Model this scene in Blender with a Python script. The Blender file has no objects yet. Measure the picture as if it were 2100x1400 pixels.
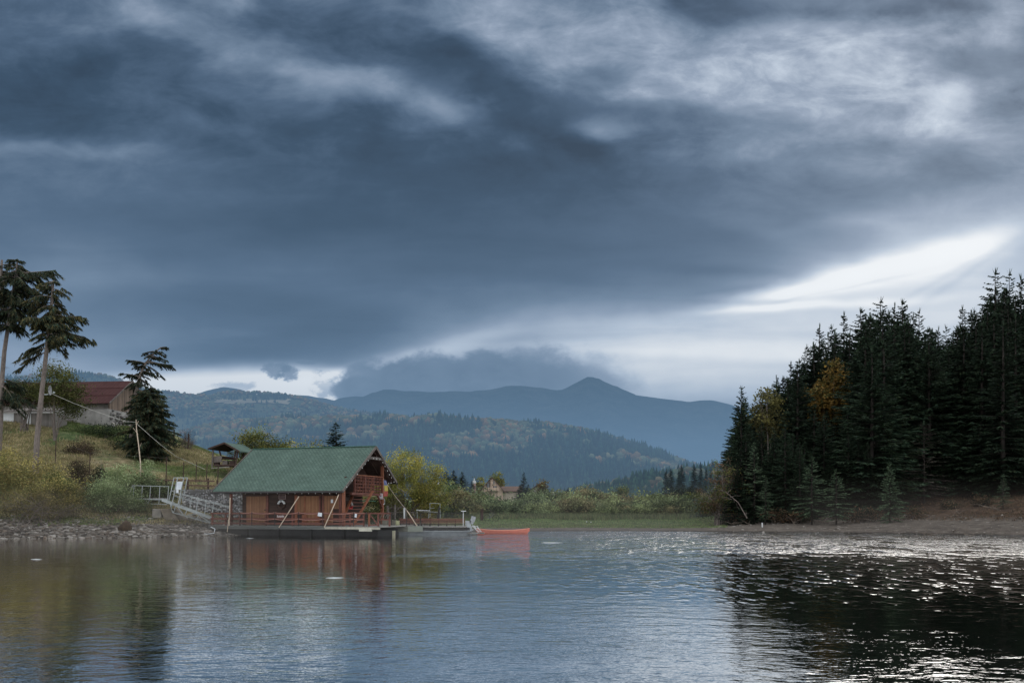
import bpy, math, random
import numpy as np
from mathutils import Vector, Matrix
rng = np.random.default_rng(7)
random.seed(7)
SC = bpy.context.scene
COL = SC.collection
PI = math.pi

# ------------------------------------------------------------------ camera
F, CX, CY, H = 1800.0, 1050.0, 1045.0, 1.93
cam_d = bpy.data.cameras.new('camera'); cam = bpy.data.objects.new('camera', cam_d); COL.objects.link(cam)
cam.location = (0, 0, H); cam.rotation_euler = (PI/2, 0, 0)
cam_d.sensor_width = 36.0; cam_d.lens = 36.0*F/2100.0
cam_d.shift_y = (CY-700.0)/2100.0
cam_d.clip_start = 0.1; cam_d.clip_end = 60000
SC.camera = cam
SC.view_settings.view_transform = 'Standard'; SC.view_settings.look = 'None'
SC.view_settings.exposure = 0; SC.view_settings.gamma = 1
SC.render.engine = 'CYCLES'
SC.cycles.max_bounces = 6; SC.cycles.diffuse_bounces = 2; SC.cycles.glossy_bounces = 3
SC.cycles.transmission_bounces = 3; SC.cycles.transparent_max_bounces = 6; SC.cycles.volume_bounces = 0
SC.cycles.use_denoising = True
SC.cycles.sample_clamp_indirect = 4.0

def P(px, py, Y):
    "point of the world that stands Y metres away at a spot of the photograph"
    return Vector(((px-CX)/F*Y, Y, H+(CY-py)/F*Y))
def W(px, py, z=0.0):
    Y = F*(H-z)/(py-CY); return Vector(((px-CX)/F*Y, Y, z))

# ------------------------------------------------------------------ mesh helpers
def mesh_np(name, V, Fc, cols=None, smooth=False):
    "V (n,3); Fc list of int arrays (m,k)"
    me = bpy.data.meshes.new(name)
    V = np.asarray(V, dtype=np.float32).reshape(-1, 3)
    if not isinstance(Fc, list): Fc = [Fc]
    Fc = [np.asarray(f, dtype=np.int32) for f in Fc if len(f)]
    nl = sum(f.size for f in Fc); nf = sum(len(f) for f in Fc)
    me.vertices.add(len(V)); me.vertices.foreach_set('co', V.ravel())
    me.loops.add(nl); me.loops.foreach_set('vertex_index', np.concatenate([f.ravel() for f in Fc]))
    tot = np.concatenate([np.full(len(f), f.shape[1], np.int32) for f in Fc])
    st = np.concatenate([[0], np.cumsum(tot)[:-1]]).astype(np.int32)
    me.polygons.add(nf); me.polygons.foreach_set('loop_start', st)
    try: me.polygons.foreach_set('loop_total', tot)
    except Exception: pass
    if smooth: me.polygons.foreach_set('use_smooth', np.ones(nf, bool))
    if cols is not None:
        a = me.color_attributes.new('Col', 'FLOAT_COLOR', 'POINT')
        c = np.ones((len(V), 4), np.float32); c[:, :3] = cols
        a.data.foreach_set('color', c.ravel())
    me.update(calc_edges=True); me.validate()
    return me

class MB:
    "collects boxes, beams, tubes for ONE mesh"
    def __init__(s): s.v = []; s.f = {3: [], 4: []}; s.n = 0; s.c = []; s.big = []
    def add(s, vs, fs, col=None):
        for f in fs:
            g = [i+s.n for i in f]
            if len(g) in (3, 4): s.f[len(g)].append(g)
            else: s.big.append(g)
        s.v += [tuple(p) for p in vs]; s.n += len(vs)
        s.c += [col or (1, 1, 1)]*len(vs)
        return s
    def box(s, x0, x1, y0, y1, z0, z1, col=None):
        v = [(x, y, z) for x in (x0, x1) for y in (y0, y1) for z in (z0, z1)]
        return s.add(v, [(0, 1, 3, 2), (4, 6, 7, 5), (0, 4, 5, 1), (2, 3, 7, 6), (0, 2, 6, 4), (1, 5, 7, 3)], col)
    def hexa(s, p, col=None):
        "8 points: bottom ring 0-3, top ring 4-7"
        return s.add(p, [(3, 2, 1, 0), (4, 5, 6, 7), (0, 1, 5, 4), (1, 2, 6, 5), (2, 3, 7, 6), (3, 0, 4, 7)], col)
    def beam(s, a, b, w, h=None, up=(0, 0, 1), col=None):
        h = h or w; a = Vector(a); b = Vector(b); d = (b-a)
        if d.length < 1e-6: return s
        d.normalize(); u = Vector(up)
        if abs(d.dot(u)) > .98: u = Vector((0, 1, 0))
        r = d.cross(u).normalized(); u = r.cross(d).normalized()
        ring = [(-r*w/2-u*h/2), (r*w/2-u*h/2), (r*w/2+u*h/2), (-r*w/2+u*h/2)]
        return s.hexa([a+q for q in ring]+[b+q for q in ring], col)
    def tube(s, pts, r, n=6, r1=None, col=None, cap=True):
        pts = [Vector(p) for p in pts]; m = len(pts); vs = []; fs = []
        for i, p in enumerate(pts):
            d = (pts[min(i+1, m-1)]-pts[max(i-1, 0)])
            if d.length < 1e-6: d = Vector((0, 0, 1))
            d.normalize()
            u = Vector((0, 0, 1)) if abs(d.z) < .9 else Vector((0, 1, 0))
            x = d.cross(u).normalized(); y = x.cross(d)
            rr = r if r1 is None else r+(r1-r)*i/max(m-1, 1)
            if isinstance(r, (list, tuple)): rr = r[i]
            for k in range(n):
                a = 2*PI*k/n; vs.append(p+x*math.cos(a)*rr+y*math.sin(a)*rr)
        for i in range(m-1):
            for k in range(n):
                k2 = (k+1) % n; fs.append((i*n+k, i*n+k2, (i+1)*n+k2, (i+1)*n+k))
        s.add(vs, fs, col)
        if cap and m > 1:
            b = s.n-len(vs)
            s.big.append([b+k for k in range(n)][::-1]); s.big.append([b+(m-1)*n+k for k in range(n)])
        return s
    def ball(s, c, r, n=8, m=5, col=None, sz=1.0):
        c = Vector(c); vs = [c+Vector((0, 0, r*sz))]; fs = []
        for j in range(1, m):
            t = PI*j/m
            for k in range(n):
                a = 2*PI*k/n; vs.append(c+Vector((math.sin(t)*math.cos(a)*r, math.sin(t)*math.sin(a)*r, math.cos(t)*r*sz)))
        vs.append(c-Vector((0, 0, r*sz)))
        for k in range(n): fs.append((0, 1+k, 1+(k+1) % n)); fs.append((len(vs)-1, 1+(m-2)*n+(k+1) % n, 1+(m-2)*n+k))
        for j in range(m-2):
            for k in range(n): fs.append((1+j*n+k, 1+(j+1)*n+k, 1+(j+1)*n+(k+1) % n, 1+j*n+(k+1) % n))
        return s.add(vs, fs, col)
    def mesh(s, name, smooth=False):
        me = bpy.data.meshes.new(name)
        me.from_pydata([tuple(v) for v in s.v], [], s.f[3]+s.f[4]+s.big)
        if smooth: me.polygons.foreach_set('use_smooth', [True]*len(me.polygons))
        a = me.color_attributes.new('Col', 'FLOAT_COLOR', 'POINT')
        a.data.foreach_set('color', np.array([list(c)+[1] for c in s.c], np.float32).ravel())
        me.update(); return me
    def build(s, name, mat, parent=None, smooth=False):
        return obj(name, s.mesh(name, smooth), mat, parent)

def obj(name, me, mat=None, parent=None):
    o = bpy.data.objects.new(name, me); COL.objects.link(o)
    if mat is not None and not me.materials: me.materials.append(mat)
    if parent is not None: o.parent = parent
    return o
def tag(o, label, cat, group=None):
    o['label'] = label; o['category'] = cat
    if group: o['group'] = group
    return o
def empty(name, loc, label, cat, group=None, rz=0.0):
    o = bpy.data.objects.new(name, None); COL.objects.link(o); o.empty_display_size = .3
    o.location = loc; o.rotation_euler = (0, 0, rz); return tag(o, label, cat, group)
def structure(o): o['kind'] = 'structure'; return o
def stuff(o, label=None):
    o['kind'] = 'stuff'
    return o
def dup(root, loc=None, rz=None, sc=None, label=None, group=None):
    r = root.copy(); COL.objects.link(r)
    if loc is not None: r.location = loc
    if rz is not None: r.rotation_euler = (0, 0, rz)
    if sc is not None: r.scale = sc
    if label: r['label'] = label
    if group: r['group'] = group
    for ch in root.children:
        c = ch.copy(); COL.objects.link(c); c.parent = r
        for g in ch.children:
            d = g.copy(); COL.objects.link(d); d.parent = c
    return r

# ------------------------------------------------------------------ materials
def sr(r, g, b):
    f = lambda c: (c/255/12.92) if c/255 <= .04045 else ((c/255+.055)/1.055)**2.4
    return (f(r), f(g), f(b))
class NT:
    def __init__(s, nt): s.t = nt; s.n = nt.nodes; s.l = nt.links
    def new(s, typ, **kw):
        n = s.n.new(typ)
        for k, v in kw.items(): setattr(n, k, v)
        return n
    def put(s, sock, v):
        if isinstance(v, bpy.types.NodeSocket): s.l.new(v, sock)
        elif v is not None: sock.default_value = v
    def m(s, op, a, b=None, c=None, clamp=False):
        n = s.new('ShaderNodeMath', operation=op, use_clamp=clamp)
        s.put(n.inputs[0], a)
        if b is not None: s.put(n.inputs[1], b)
        if c is not None: s.put(n.inputs[2], c)
        return n.outputs[0]
    def vm(s, op, a, b=None, sc=None):
        n = s.new('ShaderNodeVectorMath', operation=op); s.put(n.inputs[0], a)
        if b is not None: s.put(n.inputs[1], b)
        if sc is not None: s.put(n.inputs['Scale'], sc)
        return n.outputs['Value'] if op in ('LENGTH', 'DOT_PRODUCT', 'DISTANCE') else n.outputs[0]
    def noise(s, vec, scale=5., detail=3., rough=.5, dist=0.):
        n = s.new('ShaderNodeTexNoise'); s.put(n.inputs['Vector'], vec)
        n.inputs['Scale'].default_value = scale; n.inputs['Detail'].default_value = detail
        n.inputs['Roughness'].default_value = rough; n.inputs['Distortion'].default_value = dist
        return n.outputs['Fac']
    def noisec(s, vec, scale=5., detail=3., rough=.5):
        n = s.new('ShaderNodeTexNoise'); s.put(n.inputs['Vector'], vec)
        n.inputs['Scale'].default_value = scale; n.inputs['Detail'].default_value = detail
        n.inputs['Roughness'].default_value = rough
        return n.outputs['Color']
    def ss(s, v, a, b, lo=0., hi=1.):
        n = s.new('ShaderNodeMapRange', interpolation_type='SMOOTHSTEP'); s.put(n.inputs[0], v)
        for i, q in zip((1, 2, 3, 4), (a, b, lo, hi)): s.put(n.inputs[i], q)
        return n.outputs[0]
    def ramp(s, v, stops):
        n = s.new('ShaderNodeValToRGB'); s.put(n.inputs[0], v); e = n.color_ramp.elements
        while len(e) < len(stops): e.new(.5)
        for q, (p, c) in zip(e, stops): q.position = p; q.color = (*c, 1)
        return n.outputs[0]
    def mix(s, f, a, b, typ='MIX'):
        n = s.new('ShaderNodeMix', data_type='RGBA', blend_type=typ); s.put(n.inputs[0], f)
        for i, q in ((6, a), (7, b)):
            if isinstance(q, tuple): q = (*q, 1) if len(q) == 3 else q
            s.put(n.inputs[i], q)
        return n.outputs[2]
    def sep(s, v):
        n = s.new('ShaderNodeSeparateXYZ'); s.put(n.inputs[0], v); return n.outputs
    def comb(s, x, y, z):
        n = s.new('ShaderNodeCombineXYZ'); s.put(n.inputs[0], x); s.put(n.inputs[1], y); s.put(n.inputs[2], z); return n.outputs[0]
    def bump(s, h, strength=.5, dist=.05):
        n = s.new('ShaderNodeBump'); s.put(n.inputs['Strength'], strength); s.put(n.inputs['Distance'], dist); s.put(n.inputs['Height'], h)
        return n.outputs[0]
def newmat(name):
    m = bpy.data.materials.new(name); m.use_nodes = True; t = NT(m.node_tree); b = m.node_tree.nodes['Principled BSDF']; return m, t, b
def mat(name, c, rough=.75, var=.25, scale=4., bump=.25, bd=.02, stretch=(1, 1, 1), metal=0., attr=False, spec=.3):
    "worn surface: colour mottled on two scales, slight relief"
    m, t, b = newmat(name)
    co = t.new('ShaderNodeTexCoord').outputs['Object']
    mp = t.new('ShaderNodeMapping'); t.put(mp.inputs[0], co); mp.inputs['Scale'].default_value = stretch
    n1 = t.noise(mp.outputs[0], scale, 5, .6); n2 = t.noise(mp.outputs[0], scale*.23, 2, .5)
    f = t.m('ADD', t.m('MULTIPLY', n1, .65), t.m('MULTIPLY', n2, .5))
    lo = tuple(x*(1-var) for x in c); hi = tuple(min(1, x*(1+var)) for x in c)
    colr = t.ramp(f, [(.38, lo), (.74, hi)])
    if attr:
        a = t.new('ShaderNodeAttribute', attribute_name='Col').outputs['Color']
        colr = t.mix(1., colr, a, 'MULTIPLY')
    t.put(b.inputs['Base Color'], colr); b.inputs['Roughness'].default_value = rough
    b.inputs['Metallic'].default_value = metal; b.inputs['Specular IOR Level'].default_value = spec
    if bump: t.put(b.inputs['Normal'], t.bump(n1, bump, bd))
    return m
def leafmat(name, trans=.25, gain=1.):
    m, t, b = newmat(name)
    a = t.new('ShaderNodeAttribute', attribute_name='Col').outputs['Color']
    r = t.new('ShaderNodeObjectInfo').outputs['Random']
    co = t.new('ShaderNodeTexCoord').outputs['Object']
    n = t.noise(co, .9, 3, .6)
    g = t.m('MULTIPLY', t.ss(n, .3, .7, .6, 1.35), t.m('ADD', t.m('MULTIPLY', r, .5), .75))
    colr = t.mix(1., a, t.comb(g, g, g), 'MULTIPLY')
    t.put(b.inputs['Base Color'], colr); b.inputs['Roughness'].default_value = .75; b.inputs['Specular IOR Level'].default_value = .15
    tr = t.new('ShaderNodeBsdfTranslucent'); t.put(tr.inputs[0], colr)
    ms = t.new('ShaderNodeMixShader'); ms.inputs[0].default_value = trans
    t.l.new(b.outputs[0], ms.inputs[1]); t.l.new(tr.outputs[0], ms.inputs[2])
    t.l.new(ms.outputs[0], m.node_tree.nodes['Material Output'].inputs[0])
    return m
LEAF = leafmat('leaf', .3); NEEDLE = leafmat('needle', .12)
BARK = mat('bark', (.12, .095, .075), .9, .45, 3, .6, .03, (4, 4, 1))
BARKG = mat('grey_bark', (.135, .112, .098), .9, .4, 2.5, .6, .03, (3, 3, 1.4))

# ------------------------------------------------------------------ terrain height
SKY_H = 2.0
ctl = []
def G(px, py, Y): p = P(px, py, Y); ctl.append((p.x, p.y, p.z))
def GW(px, py):
    p = W(px, py); ctl.append((p.x, p.y, 0.0)); ctl.append((p.x*.9, p.y-7, -1.6))
for px, py in [(-350, 1107), (-150, 1106), (0, 1104), (120, 1103), (230, 1103), (340, 1101), (430, 1098), (560, 1095), (700, 1093), (850, 1091), (1000, 1090), (1200, 1089), (1330, 1089), (1450, 1090), (1600, 1091), (1750, 1092), (1830, 1093), (1950, 1095), (2100, 1098), (2300, 1101), (2500, 1104)]: GW(px, py)
for r in [(-300, [(1075, 63), (1030, 70), (930, 82), (860, 98), (840, 108)]),
          (0, [(1075, 62.5), (1040, 69), (950, 82), (880, 96), (862, 106)]),
          (150, [(1080, 64), (1045, 70), (965, 83), (900, 96), (870, 106)]),
          (260, [(1076, 66), (1050, 71.5), (1000, 80), (948, 89), (905, 98), (872, 107)]),
          (350, [(1078, 67), (1052, 73), (1010, 81), (955, 90), (920, 98), (893, 107)]),
          (425, [(1078, 69), (1062, 72), (1003, 76), (985, 80), (957, 89), (938, 96)]),
          (480, [(1075, 73), (1005, 78), (990, 82), (965, 90), (958, 97)]),
          (560, [(1070, 79), (1030, 86), (1000, 98)]), (700, [(1075, 82), (1058, 95), (1045, 110)])]:
    for py, Y in r[1]: G(r[0], py, Y)
for x in (-70, -50, -36): ctl += [(x, 130, 13.5), (x*1.2, 170, 13)]
ctl += [(-26, 104, 3.6), (-24, 111, 3.), (-33, 104, 7), (-15, 104, 1.6), (-22, 92, 2.6), (-12, 92, .9), (-45, 108, 11.5), (-42, 118, 9), (-38, 130, 6), (-30, 115, 5), (-20, 120, 2.4), (-30, 150, 3.5), (-10, 140, 2), (20, 150, 1.6), (40, 170, 2.5), (0, 190, 2.2)]
for px in (850, 1000, 1150, 1300, 1420): G(px, 1080, 86); G(px, 1063, 108)
for a in [(1480, 1078, 86), (1530, 1066, 92), (1600, 1072, 84), (1600, 1058, 92), (1700, 1073, 82), (1700, 1052, 90), (1780, 1074, 79), (1800, 1050, 88),
          (1860, 1076, 77), (1900, 1066, 78), (1950, 1050, 82), (1950, 1028, 86), (2000, 1070, 73), (2040, 1035, 82), (2100, 1072, 70), (2100, 1048, 75), (2100, 1012, 84),
          (1900, 1010, 92), (1850, 1000, 98), (1700, 1008, 105), (2000, 975, 110), (2200, 1040, 72), (2300, 990, 80), (2100, 950, 110)]: G(*a)
ctl += [(34, 140, 4), (50, 140, 10), (70, 140, 17), (30, 120, 2.2), (24, 108, 1.2), (22, 130, 1.8), (60, 170, 15), (90, 110, 15), (90, 150, 20), (30, 170, 5)]
for x in (-60, -30, 0, 30, 60): ctl.append((x, 35, -2.6))
CT = np.array(ctl)
def tpsk(d2): return np.where(d2 > 0, d2*np.log(d2+1e-9), 0)
def tpsfit(C, lam=30.):
    n = len(C); X = C[:, :2]; d2 = ((X[:, None]-X[None])**2).sum(-1)
    A = np.zeros((n+3, n+3)); A[:n, :n] = tpsk(d2)+lam*np.eye(n)
    A[:n, n] = 1; A[:n, n+1:] = X; A[n, :n] = 1; A[n+1:, :n] = X.T
    return np.linalg.solve(A, np.concatenate([C[:, 2], np.zeros(3)]))
TW = tpsfit(CT)
def vnoise(x, y, seed=0):
    "smooth value noise"
    def h(i, j):
        n = (i*374761393+j*668265263+seed*1442695041) & 0x7fffffff
        n = ((n ^ (n >> 13))*1274126177) & 0x7fffffff
        return ((n ^ (n >> 16)) & 0xffff)/65535.0
    x = np.asarray(x, float); y = np.asarray(y, float)
    xi = np.floor(x).astype(np.int64); yi = np.floor(y).astype(np.int64); fx = x-xi; fy = y-yi
    fx = fx*fx*(3-2*fx); fy = fy*fy*(3-2*fy)
    return (h(xi, yi)*(1-fx)+h(xi+1, yi)*fx)*(1-fy)+(h(xi, yi+1)*(1-fx)+h(xi+1, yi+1)*fx)*fy
def fbm(x, y, o=4, seed=0):
    s = 0; a = .5; t = 0
    for i in range(o): s = s+a*vnoise(x*2**i, y*2**i, seed+i*17); t += a; a *= .5
    return s/t-.5
def ground_z(x, y, rough=True):
    x = np.atleast_1d(np.asarray(x, float)); y = np.atleast_1d(np.asarray(y, float))
    out = np.zeros(x.shape); xs = x.ravel(); ys = y.ravel(); o = np.zeros(len(xs)); n = len(CT)
    for i in range(0, len(xs), 20000):
        X = xs[i:i+20000]; Yy = ys[i:i+20000]
        xc = np.clip(X, -75, 95); yc = np.clip(Yy, 20, 190)
        d2 = (xc[:, None]-CT[None, :, 0])**2+(yc[:, None]-CT[None, :, 1])**2
        o[i:i+20000] = tpsk(d2)@TW[:n]+TW[n]+TW[n+1]*xc+TW[n+2]*yc
    z = o.reshape(x.shape)
    far = np.clip((y-150)/60, 0, 1); far = far*far*(3-2*far)
    plain = 2.2+np.clip((y-250)/600, 0, 1)*3
    z = z*(1-far)+plain*far
    z = np.clip(z, -3, 24)
    if rough:
        up = np.clip(z/2.0, 0, 1); flat = np.clip((np.abs(x+(-8)*0-8)-22)/14, .12, 1)
        z = z+fbm(x*.12, y*.12, 4, 3)*1.5*up*flat+fbm(x*.9, y*.9, 3, 9)*.35*np.clip(z+.1, 0, .6)*flat
    return z
def gz(x, y): return float(ground_z([x], [y])[0])
def on_ground(px, Y):
    x = (px-CX)/F*Y; return Vector((x, Y, gz(x, Y)))
# ------------------------------------------------------------------ world: overcast sky in direction space
wd = bpy.data.worlds.new('World'); SC.world = wd; wd.use_nodes = True
t = NT(wd.node_tree); bgn = wd.node_tree.nodes['Background']; outw = wd.node_tree.nodes['World Output']
SUN_AZ, SUN_EL = 30.0, 24.0
sky = t.new('ShaderNodeTexSky', sky_type='NISHITA'); sky.sun_disc = False
sky.sun_elevation = math.radians(SUN_EL); sky.sun_rotation = math.radians(SUN_AZ)
D = t.new('ShaderNodeTexCoord').outputs['Generated']
dx, dy, dz = t.sep(D)
dzs = t.m('MAXIMUM', dz, 0.0)
yy = t.m('MAXIMUM', dy, 0.06)
U = t.m('ADD', t.m('MULTIPLY', t.m('DIVIDE', dx, yy), F), CX)
V = t.m('SUBTRACT', CY, t.m('MULTIPLY', t.m('DIVIDE', dz, yy), F))
# the cloud deck is a layer overhead: its texture is laid on a plane above the lake
dd = t.m('ADD', dzs, .16)
pl = t.comb(t.m('DIVIDE', dx, dd), t.m('DIVIDE', dy, dd), t.m('MULTIPLY', dz, 1.3))
uv = t.comb(t.m('MULTIPLY', U, .001), t.m('MULTIPLY', V, .001), 0.)
wc = t.noisec(t.vm('MULTIPLY', uv, (1.0, 1.7, 1)), 2.6, 4, .55)
w1 = t.vm('SUBTRACT', wc, (.5, .5, .5))
wx, wy, _ = t.sep(w1)
Uw = t.m('ADD', U, t.m('MULTIPLY', wx, 330.)); Vw = t.m('ADD', V, t.m('MULTIPLY', wy, 190.))
# the deck is summed soft patch by soft patch; (x, y) ride along with the running brightness in z
def blobs(S, lst):
    for q in lst:
        cx, cy, rx, ry, rot, amp = q[:6]; p = q[6] if len(q) > 6 else 2.
        mp = t.new('ShaderNodeMapping', vector_type='TEXTURE'); t.put(mp.inputs[0], S)
        mp.inputs['Location'].default_value = (cx, cy, 0); mp.inputs['Rotation'].default_value = (0, 0, math.radians(rot)); mp.inputs['Scale'].default_value = (rx, ry, 1e7)
        l2 = t.vm('DOT_PRODUCT', mp.outputs[0], mp.outputs[0])
        if p != 2.: l2 = t.m('POWER', l2, p/2)
        g = t.m('EXPONENT', t.m('MULTIPLY', l2, -1.))
        n = t.new('ShaderNodeVectorMath', operation='MULTIPLY_ADD'); t.put(n.inputs[0], g); n.inputs[1].default_value = (0, 0, amp); t.put(n.inputs[2], S)
        S = n.outputs[0]
    return S
# s = brightness of the deck, 0 slate .. 1 white
SKYB = [
 # light upper right
 (1760, 150, 560, 260, 6, .30), (1960, 60, 280, 200, 0, .06), (1660, 60, 190, 26, 3, .12), (1965, 205, 110, 36, -25, .18), (1230, 120, 260, 80, 8, .16), (1300, 185, 160, 36, 6, .10),
 (1480, 190, 200, 40, 8, .10), (1850, 265, 260, 30, 3, .14), (2070, 50, 60, 60, 20, .16), (1520, 215, 80, 18, 10, .08), (1700, 200, 300, 40, -4, .08), (1530, 120, 160, 50, 0, .08), (1500, 330, 420, 40, 2, .05),
 # darker puffs there
 (1480, 14, 110, 34, 4, -.36), (1800, 8, 260, 26, 2, -.20), (2020, 132, 110, 36, 5, -.30), (2060, 205, 60, 26, 0, -.14), (1560, 245, 130, 34, 5, -.16), (1960, 330, 120, 50, 0, -.14), (1750, 320, 250, 34, -3, -.08), (1650, 95, 60, 16, 0, -.05),
 (1220, 170, 60, 30, 0, -.16), (1120, 245, 150, 46, 30, -.22), (1350, 225, 90, 36, 0, -.24), (1300, 310, 300, 50, 10, -.12), (1010, 190, 130, 46, 30, -.20), (900, 130, 70, 42, 10, -.22), (1270, 150, 40, 20, 0, -.06),
 # light rift left of centre
 (760, 178, 220, 34, 17, .26), (925, 218, 60, 20, 15, .22), (980, 80, 170, 40, 15, .20), (560, 130, 150, 40, 25, .12), (1240, 262, 60, 22, 20, .20), (1050, 25, 220, 40, 5, .16),
 (290, 42, 110, 60, 30, .24), (480, 3, 80, 26, 0, .26), (380, 215, 200, 36, 25, .10), (130, 20, 160, 50, 0, .08), (430, 90, 120, 40, 30, .08),
 (720, 60, 190, 50, 12, -.14), (60, 190, 300, 80, 0, -.20), (60, 260, 180, 34, 0, -.10), (110, 312, 260, 20, 2, .16), (150, 370, 320, 60, 8, .07), (340, 140, 160, 50, 30, -.08), (600, 250, 300, 40, 12, -.05),
 # the smooth dark belly
 (1060, 340, 420, 90, 8, -.15), (650, 300, 450, 60, 8, -.07), (1000, 480, 620, 110, 3, -.13), (520, 460, 500, 150, 3, -.07), (1000, 640, 500, 60, 0, .02), (1250, 480, 300, 60, 5, .03),
 (60, 640, 320, 110, 0, .22), (160, 735, 280, 50, 0, .20), (1250, 715, 500, 90, 0, .22), (1500, 430, 260, 60, 8, .02),
]
SKYS = [
 # bright break low at the right
 (1830, 548, 250, 38, -14, .22, 2.6), (2030, 500, 200, 46, -22, .20, 2.2), (1690, 578, 170, 22, -12, .20, 2.), (1600, 606, 150, 14, -6, .16, 2.), (1850, 545, 360, 80, -12, .16, 2.), (1740, 622, 220, 10, -4, .12, 2.), (1760, 585, 190, 5, -12, -.08, 2.), (1990, 560, 150, 9, -32, -.05, 2.), (2070, 590, 150, 8, -34, -.05, 2.), (1930, 575, 130, 7, -28, -.04, 2.),
 (1900, 660, 560, 110, -6, .22, 2.), (1900, 455, 280, 60, -16, .20, 2.), (1720, 465, 140, 14, -8, .08, 2.), (2120, 580, 300, 100, -10, .24, 2.),
 (1560, 634, 120, 8, -3, .14, 2.), (1600, 496, 160, 24, 24, .07, 2.), (1700, 440, 190, 22, 14, .06, 2.), (1520, 560, 160, 12, 6, -.08, 2.), (1540, 590, 120, 6, -4, -.06, 2.), (1500, 618, 120, 7, 2, -.07, 2.),
 (1700, 760, 700, 150, 0, .28, 2.), (1350, 705, 280, 40, 3, .06, 2.), (1480, 742, 330, 12, 2, -.06, 2.), (1120, 694, 330, 12, -3, -.06, 2.), (1450, 800, 300, 50, 0, .06, 2.), (1550, 690, 260, 10, -2, -.04, 2.),
 # the dark shelf low at the left: crisp lower edge, then the light strip
 (420, 675, 470, 88, 2, -.16, 7.), (720, 672, 190, 40, -14, -.07, 3.), (540, 815, 430, 66, 0, .62, 6.), (800, 742, 210, 24, -14, .18, 3.), (940, 690, 220, 24, -16, .09, 2.), (1000, 735, 360, 40, 0, .08, 2.), (650, 790, 130, 40, 0, .06, 2.), (500, 690, 60, 9, 3, .05, 2.),
]
s = t.ss(V, 900., 0., .39, .31)
s = t.sep(blobs(t.comb(Uw, Vw, s), SKYB))[2]
s = t.sep(blobs(t.comb(t.m('ADD', U, t.m('MULTIPLY', wx, 90.)), t.m('ADD', V, t.m('MULTIPLY', wy, 45.)), s), SKYS))[2]
# texture of the deck: strong and ragged high up, smooth and streaked in the belly
hi = t.ss(V, 520., 200., .10, 1.); rt = t.ss(U, 500., 1500., .8, 1.15)
n1 = t.noise(t.vm('MULTIPLY', uv, (1.5, 3.1, 1)), 3.6, 7, .62, .35)
n2 = t.noise(pl, 1.7, 4, .55, .8)
n3 = t.noise(t.vm('MULTIPLY', uv, (1.0, 6.5, 1)), 2.6, 5, .5, .5)
n4 = t.noise(t.vm('MULTIPLY', uv, (1.4, 2.4, 1)), 10., 5, .62, .2)
nn = t.m('ADD', t.m('MULTIPLY', t.m('SUBTRACT', n1, .5), .66), t.m('ADD', t.m('MULTIPLY', t.m('SUBTRACT', n2, .5), .22), t.m('MULTIPLY', t.m('SUBTRACT', n4, .5), .20)))
s = t.m('ADD', s, t.m('MULTIPLY', nn, t.m('MULTIPLY', hi, rt)))
s = t.m('ADD', s, t.m('MULTIPLY', t.m('SUBTRACT', n3, .5), .15))
# cumulus bank on the mountains with a fluffy rim
fl = t.noise(t.vm('MULTIPLY', uv, (1, 1.5, 1)), 13., 5, .6, .2)
fl2 = t.noise(t.vm('MULTIPLY', uv, (1, 1.5, 1)), 38., 4, .6, .2)
def puff(cx, cy, rx, ry, amp, col_to, edge=.22):
    rag = 1.3 if rx > 50 else 2.6
    global s
    mp = t.new('ShaderNodeMapping', vector_type='TEXTURE'); t.put(mp.inputs[0], t.comb(U, V, 0.))
    mp.inputs['Location'].default_value = (cx, cy, 0); mp.inputs['Scale'].default_value = (rx, ry, 1)
    l = t.m('SUBTRACT', t.vm('LENGTH', mp.outputs[0]), t.m('MULTIPLY', t.m('SUBTRACT', fl if rx > 50 else fl2, .5), rag))
    k = t.m('MULTIPLY', t.ss(l, 1.0+edge, 1.0-edge, 0., 1.), amp)
    tgt = t.m('ADD', t.m('MULTIPLY', t.m('SUBTRACT', fl, .5), .25), col_to)
    s = t.m('ADD', t.m('MULTIPLY', s, t.m('SUBTRACT', 1., k)), t.m('MULTIPLY', tgt, k))
puff(1180, 790, 100, 58, .6, .47, .5); puff(1060, 775, 120, 58, .8, .43, .4); puff(1000, 780, 90, 56, .8, .43); puff(880, 785, 120, 56, .85, .43); puff(800, 790, 110, 50, .85, .43); puff(730, 800, 55, 26, .8, .44)
puff(1500, 10, 125, 42, .55, .30, .6); puff(1800, -4, 230, 30, .5, .42, .6); puff(2045, 130, 100, 34, .6, .46, .6); puff(1340, 232, 115, 42, .5, .30, .7); puff(1100, 232, 135, 44, .7, .17, .7); puff(1000, 190, 80, 40, .6, .19, .7); puff(900, 138, 72, 44, .65, .21, .7); puff(1560, 250, 125, 34, .4, .42, .7); puff(1960, 330, 110, 44, .35, .45, .7); puff(1230, 160, 60, 30, .4, .38, .7)
puff(1960, 200, 80, 30, .55, .88, .9); puff(1680, 54, 130, 20, .45, .80, .9); puff(930, 218, 62, 22, .55, .60, .9); puff(1245, 262, 56, 20, .55, .62, .9); puff(690, 175, 110, 26, .4, .55, .9)
puff(565, 758, 24, 16, .7, .45, .4); puff(592, 764, 22, 14, .7, .45, .4); puff(628, 742, 22, 5, .6, .47, .4); puff(735, 750, 13, 9, .6, .48, .4); puff(670, 795, 26, 26, .5, .52, .5); puff(480, 792, 40, 8, .4, .5, .5)
ck = t.ramp(s, [(0., sr(30, 42, 57)), (.17, sr(48, 66, 86)), (.33, sr(76, 95, 118)), (.5, sr(112, 130, 152)), (.66, sr(150, 164, 184)), (.82, sr(196, 207, 221)), (1., sr(252, 253, 253))])
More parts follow.
